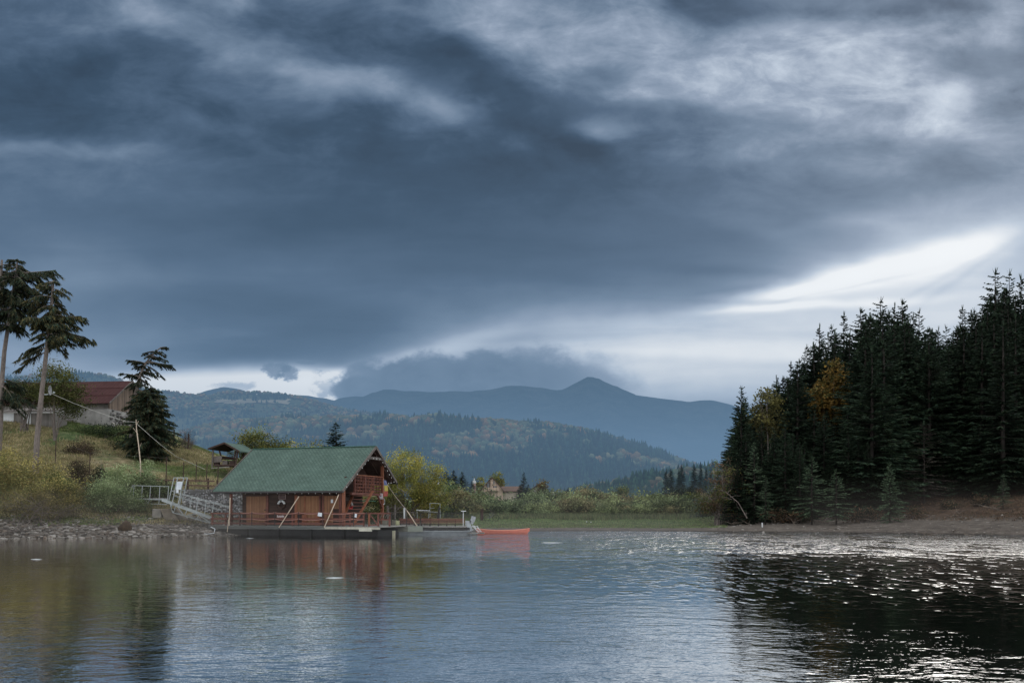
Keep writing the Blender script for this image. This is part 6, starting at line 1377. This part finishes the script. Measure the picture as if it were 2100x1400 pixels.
# ------------------------------------------------------------------ village across the meadow
def cottage(name, label, px0, px1, pyb, pye, pyr, Y, depth, wallm, roofm, gable=True, wins=(), extra=None, cat='house'):
    A = P(px0, pyb, Y); B = P(px1, pyb, Y); ze_ = P(px0, pye, Y).z; zr = P(px0, pyr, Y).z; o = empty(name, ((A.x+B.x)/2, Y, A.z), label, cat); w = (B.x-A.x)/2; he = ze_-A.z; hr = zr-A.z
    q = MB()
    if gable:
        q.add([(-w, 0, -3), (w, 0, -3), (w, 0, he), (0, 0, hr-.1), (-w, 0, he), (-w, depth, -3), (w, depth, -3), (w, depth, he), (0, depth, hr-.1), (-w, depth, he)], [(0, 1, 2, 3, 4), (9, 8, 7, 6, 5), (1, 6, 7, 2), (5, 0, 4, 9)])
        q.build('wall', wallm, o)
        for s_ in (-1, 1):
            q = MB(); k = (hr-he)/w; e = .5; q.hexa([(0, -.6, hr), (s_*(w+e), -.6, he-k*e), (s_*(w+e), depth+.5, he-k*e), (0, depth+.5, hr), (0, -.6, hr+.22), (s_*(w+e), -.6, he-k*e+.22), (s_*(w+e), depth+.5, he-k*e+.22), (0, depth+.5, hr+.22)]); q.build('roof_slope', roofm, o)
    else:
        q.box(-w, w, 0, depth, -3, he); q.build('wall', wallm, o)
        for y0, y1 in ((-.5, depth/2), (depth+.5, depth/2)):
            q = MB(); q.hexa([(-w-.5, y0, he), (w+.5, y0, he), (w+.5, y1, hr), (-w-.5, y1, hr), (-w-.5, y0, he+.2), (w+.5, y0, he+.2), (w+.5, y1, hr+.2), (-w-.5, y1, hr+.2)]); q.build('roof_slope', roofm, o)
    for (a, b_, c_, d_) in wins:
        f0, f1 = P(a, b_, Y)-o.location, P(c_, d_, Y)-o.location
        fr__ = MB().box(f0.x, f1.x, -.08, -.01, f1.z, f0.z).build('window', mat('window_dark', (.03, .035, .04), .3, .2, 3, 0), o); q = MB(); mx_ = (f0.x+f1.x)/2; q.box(mx_-.05, mx_+.05, -.12, -.085, f1.z, f0.z); q.box(f0.x-.1, f1.x+.1, -.12, -.085, f1.z-.1, f1.z); q.build('window_bar', WHITE, fr__)
    return o
PINK = planks('pale_timber', (.42, .31, .235), .25); BRW = mat('brown_roof', (.085, .05, .038), .8, .3, 2); DKR = mat('dark_roof', (.06, .05, .05), .8, .3, 2)
o = cottage('gabled_house', 'pale timber house with a steep gable and tall windows in the village', 987, 1031, 1016, 1005, 978, 215, 9, PINK, BRW, True, ((998, 988, 1004, 1003), (1011.5, 996, 1018.5, 1006), (1012, 985, 1014, 991)))
q = MB(); a_ = P(1008.5, 980, 214.7)-o.location; q.box(a_.x-.28, a_.x+.28, -.3, -.15, -1.5, a_.z-.3); q.build('center_pillar', PINK, o)
q = MB(); a_ = P(996, 1006, 213.5)-o.location; c_ = P(1022, 1004, 213.5)-o.location; q.box(a_.x, c_.x, -1.3, -.1, a_.z, a_.z+.15); q.box(a_.x, c_.x, -1.35, -1.28, a_.z+.15, a_.z+.8); q.build('balcony', PINK, o)
cottage('long_house', 'long low village house with a dark red-brown roof right of the gabled house', 1032, 1068, 1016, 1008, 997.5, 222, 7, mat('cream_plaster', (.38, .33, .26), .9, .2, 2), BRW, False)
cottage('village_house', 'village house with a low brown roof mostly hidden by dark trees, rightmost of the row', 1090, 1116, 1014, 1003, 994, 225, 8, mat('shade_plaster', (.20, .19, .17), .9, .2, 2), DKR, True)
o = cottage('brown_cottage', 'small dark brown cottage with a grey gable roof beside the yellow willow', 881, 902, 1014, 1001, 993, 190, 7, WDARK, mat('grey_roof', (.16, .15, .15), .8, .3, 2), True)
for px in (890, 899): a_ = P(px, 989, 192)-o.location; q = MB(); q.box(a_.x-.25, a_.x+.25, 2, 2.6, a_.z-1.3, a_.z+.3); q.build('chimney', WHITE, o)
q = empty('chimney_stack', P(972.5, 1003, 205), 'slender white chimney poking above the trees left of the gabled house', 'chimney'); MB().box(-.35, .35, 0, .7, -4, 1.4).build('brick_shaft', mat('pinkish_brick', (.30, .2, .17), .9, .2, 3), q); MB().box(-.4, .4, -.05, .75, 1.4, 2.).build('cap', WHITE, q); MB().tube([(0, .35, 2), (0, .35, 2.6)], .12, 6).build('flue', WHITE, q)
cottage('white_cottage', 'tiny white cottage half hidden behind the small spruce beyond the meadow', 1157, 1174, 1028, 1022, 1013, 185, 6, WHITE, mat('light_roof', (.30, .30, .31), .8, .2, 2), True)
at_pole('white_pole', (871, 1026), (871, 1018), 120, .08, WHITE, 'tiny white marker in the bushes by the yellow willow', 'post'); 

# ------------------------------------------------------------------ ground cover
def scatter(n, x0, x1, y0, y1, seed, test):
    r = np.random.default_rng(seed); x = x0+(x1-x0)*r.random(n); y = y0+(y1-y0)*r.random(n); z = ground_z(x, y); k = test(x, y, z, r); return x[k], y[k], z[k]
def waterside(x): return np.interp(x, *zip(*sorted([(P_[0], P_[1]) for P_ in [(W(px, py).x, W(px, py).y) for px, py in [(-350, 1107), (0, 1104), (230, 1103), (430, 1098), (560, 1095), (850, 1091), (1200, 1089), (1450, 1090), (1750, 1092), (1950, 1095), (2100, 1098), (2500, 1104)]]])))
x, y, z = scatter(60000, -46, -13, 56, 78, 31, lambda x, y, z, r: (z > -.12) & (z < 1.35+.6*(r.random(len(z))-.3)) & (x < -13-(y-62)*.1) & (r.random(len(z)) < np.clip(1.25-z/1.7, .1, 1)))
r = np.random.default_rng(32); k = min(len(x), 15000)
o = rocks('gravel', np.stack([x, y, z+.01], -1)[:k], .04+.17*r.random(k)**3.2+.02, STONE, r, .5, [(.13, .115, .10), (.09, .078, .066), (.19, .17, .15), (.06, .052, .045), (.12, .095, .075), (.26, .24, .215)]); stuff(o)
x, y, z = scatter(16000, 18, 60, 60, 90, 33, lambda x, y, z, r: (z > -.05) & (z < 1.5) & (r.random(len(z)) < .35))
r = np.random.default_rng(34); k = min(len(x), 3800); o = rocks('gravel', np.stack([x, y, z], -1)[:k], .02+.13*r.random(k)**4, STONE, r, .5, [(.14, .12, .10), (.10, .085, .07), (.22, .20, .18)]); stuff(o)
def grass(name, x, y, z, h, pal, seed, wid=.028, lean_=.5):
    r = np.random.default_rng(seed); n = len(x); b = np.stack([x, y, z-.03], -1); d = norm(np.stack([r.normal(size=n)*lean_, r.normal(size=n)*lean_, np.ones(n)], -1)); p = np.array(pal)
    c = p[r.integers(0, len(p), n)]*(.65+.6*r.random((n, 1))); sp = Sprays(); sp.add(*twigs(b, d, h*(.5+.8*r.random(n)), np.full(n, wid)*(.6+.8*r.random(n)), c, r)); return stuff(obj(name, sp.mesh(name), LEAF))
x, y, z = scatter(420000, -62, -14, 62, 112, 35, lambda x, y, z, r: (z > .75) & (x < -14-(y-62)*.0) & (fbm(x*.35, y*.35, 3, 4)+.06*r.normal(size=len(x)) > -.10) & (np.abs(x/y) < .64))
DRY = [(.33, .27, .15), (.27, .215, .12), (.22, .20, .085), (.16, .175, .07), (.38, .31, .19)]
gsel = fbm(x*.16, y*.16, 3, 14) > .03
grass('grass', x[~gsel][:110000], y[~gsel][:110000], z[~gsel][:110000], .34, DRY, 36)
grass('grass', x[gsel][:80000], y[gsel][:80000], z[gsel][:80000], .26, [(.11, .155, .05), (.15, .185, .065), (.08, .12, .042), (.19, .18, .085)], 37)
x, y, z = scatter(150000, -16, 28, 76, 118, 38, lambda x, y, z, r: (z > .12) & (y > waterside(x)+4.2) & (x < (1492-CX)/F*y))
grass('meadow_grass', x[:90000], y[:90000], z[:90000], .15, [(.13, .19, .075), (.16, .22, .085), (.10, .15, .06), (.21, .22, .10)], 39, .03)
x, y, z = scatter(120000, -16, 30, 98, 122, 40, lambda x, y, z, r: (y > 100+fbm(x*.3, y*.3, 2, 3)*14+4) & (x < (1492-CX)/F*y))
grass('tall_reeds', x[:34000], y[:34000], z[:34000], .75, [(.14, .17, .075), (.18, .175, .09), (.11, .135, .06)], 41, .03, .25)
x, y, z = scatter(90000, 19, 64, 66, 100, 42, lambda x, y, z, r: (z > 1.0) & (x > (1490-CX)/F*y) & (fbm(x*.4, y*.4, 3, 4) > -.06))
grass('dry_grass', x[:30000], y[:30000], z[:30000], .24, [(.12, .075, .045), (.09, .055, .035), (.15, .10, .06), (.06, .055, .03)], 43, .03, .9)
# driftwood
def wood(name, pts, r0, r1, label, cat='driftwood', group=None, m=None, twn=0, seed=0):
    A = Vector(pts[0]); r = np.random.default_rng(seed); q = MB(); rel_ = [Vector(p)-A for p in pts]; q.tube(rel_, r0, 6, r1)
    for k in range(twn): s = r.random(); p = rel_[0].lerp(rel_[-1], s); d = Vector(tuple(norm(r.normal(size=3)))); d.z = abs(d.z)*.7; q.tube([p, p+d*.5+Vector((0, 0, .1)), p+d*(.7+.6*r.random())], .02, 4, .006, cap=False)
    o = q.build(name, m or WTRIM); o.location = A; return tag(o, label, cat, group)
def sp_(px, py, dz=0.): 
    Y = 60.
    for _ in range(30):
        g = gz((px-CX)/F*Y, Y); Y = min(90, max(55, F*(H-g)/(py-CY)))*.5+Y*.5
    return ((px-CX)/F*Y, Y, gz((px-CX)/F*Y, Y)+dz)
wood('log', [sp_(300, 1074, .1), sp_(345, 1077, .15), sp_(400, 1079, .12), sp_(428, 1081, .1)], .13, .06, 'long grey log lying on the stones below the gangway')
wood('branch', [sp_(330, 1082, .05), sp_(362, 1086, .2), sp_(385, 1094, .05)], .06, .02, 'forked dead branch on the stones, lower right of the long log', twn=8, seed=2)
wood('branch', [sp_(100, 1098, .05), sp_(122, 1090, .3)], .04, .015, 'pale dead branch sticking up at the left waterline', twn=4, seed=3)
wood('branch', [sp_(30, 1068, .1), sp_(70, 1062, .5), sp_(105, 1052, .9)], .05, .02, 'arching bare branch under the big yellowing willow bush', twn=9, seed=4)
wood('branch', [sp_(10, 1078, .1), sp_(40, 1072, .3), sp_(85, 1070, .6)], .05, .02, 'low bare branch close to the water below the yellowing willow', twn=9, seed=5)
wood('branch', [sp_(146, 1028, .1), sp_(160, 1010, .5)], .04, .02, 'thin pale branch on the bare bank above the gravel', twn=5, seed=6)
A = Vector(sp_(258, 1095)); r = np.random.default_rng(5); o = rocks('stump', np.array([(0, 0, .25), (.2, .1, .15), (-.25, 0, .12)]), np.array([.42, .3, .3]), mat('wet_stump', (.5, .42, .35), .9, .4, 5, .5, .03, attr=True), r, 1.1, [(.10, .08, .06)]); o.location = A; tag(o, 'dark round stump at the waterline below the footbridge', 'stump')
o = MB().tube([Vector(sp_(413, 1088, .05))-Vector(sp_(413, 1088, 0)), Vector((.5, -.2, -.02)), Vector((1.0, -.15, .05)), Vector((.95, .2, .35)), Vector((.6, .3, .5))], .028, 5).build('hose', SIGNW); o.location = sp_(413, 1088, 0); tag(o, 'looped pale hose lying at the water edge beside the deck', 'hose')
wood('log', [(12.2+10, 80.3, .12), (24.5, 80.0, .15)], .05, .03, 'thin pale stick on the mud near the white marker pipe', twn=3, seed=8)
wood('log', [sp_(1985, 1088, .06), sp_(2050, 1087, .08), sp_(2098, 1086, .06)], .05, .03, 'long thin stick lying on the mud at the right edge', twn=2, seed=9)
wood('branch', [sp_(1690, 1077, .0), sp_(1702, 1062, .5), sp_(1715, 1064, .6)], .05, .02, 'dead branch fallen over the mud below the pale spruces', twn=8, seed=10)
wood('branch', [P(1532, 1062, 84), P(1514, 1030, 84.5), P(1488, 1008, 85)], .06, .02, 'bare leaning dead trunk at the forest end', twn=10, seed=11, m=BARKG)
r = np.random.default_rng(71)
for k in range(26):
    px = [1500, 2100][0]+r.random()*580; py = 1072+r.random()*8 if px < 1850 else 1050+r.random()*28
    p = Vector(sp_(px, py, .03)); d = Vector((r.normal()*.5, r.normal()*.3, .12+.15*r.random())); wood('branch', [p, p+d, p+d*2+Vector((0, 0, -.15))], .03, .01, 'small dead branch scattered on the bank below the forest', 'driftwood', 'dead branches on the bank below the forest', BARK, 3, 100+k)

for i, (px, py, w, lab) in enumerate([(685, 1184, .30, 'small pale foam fleck on the water below the right end of the house'), (1130, 1112, .75, 'thin pale foam streak on the water right of the canoe'), (513, 1103, .30, 'tiny pale foam fleck just below the house pontoon'), (75, 1146, .25, 'tiny pale foam fleck on the dark water at the left')]):
    p = W(px, py, .004); q = MB(); n = 14; rr = np.random.default_rng(900+i)
    q.add([(math.cos(2*PI*k/n)*w*(.6+.5*rr.random()), math.sin(2*PI*k/n)*w*.6*(.6+.5*rr.random()), 0) for k in range(n)]+[(0, 0, .012)], [(k, (k+1) % n, n) for k in range(n)])
    o = q.build('foam_patch', mat('foam', (.55, .57, .58), .8, .2, 8, 0) if i == 0 else bpy.data.materials['foam']); o.location = p; tag(o, lab, 'foam')
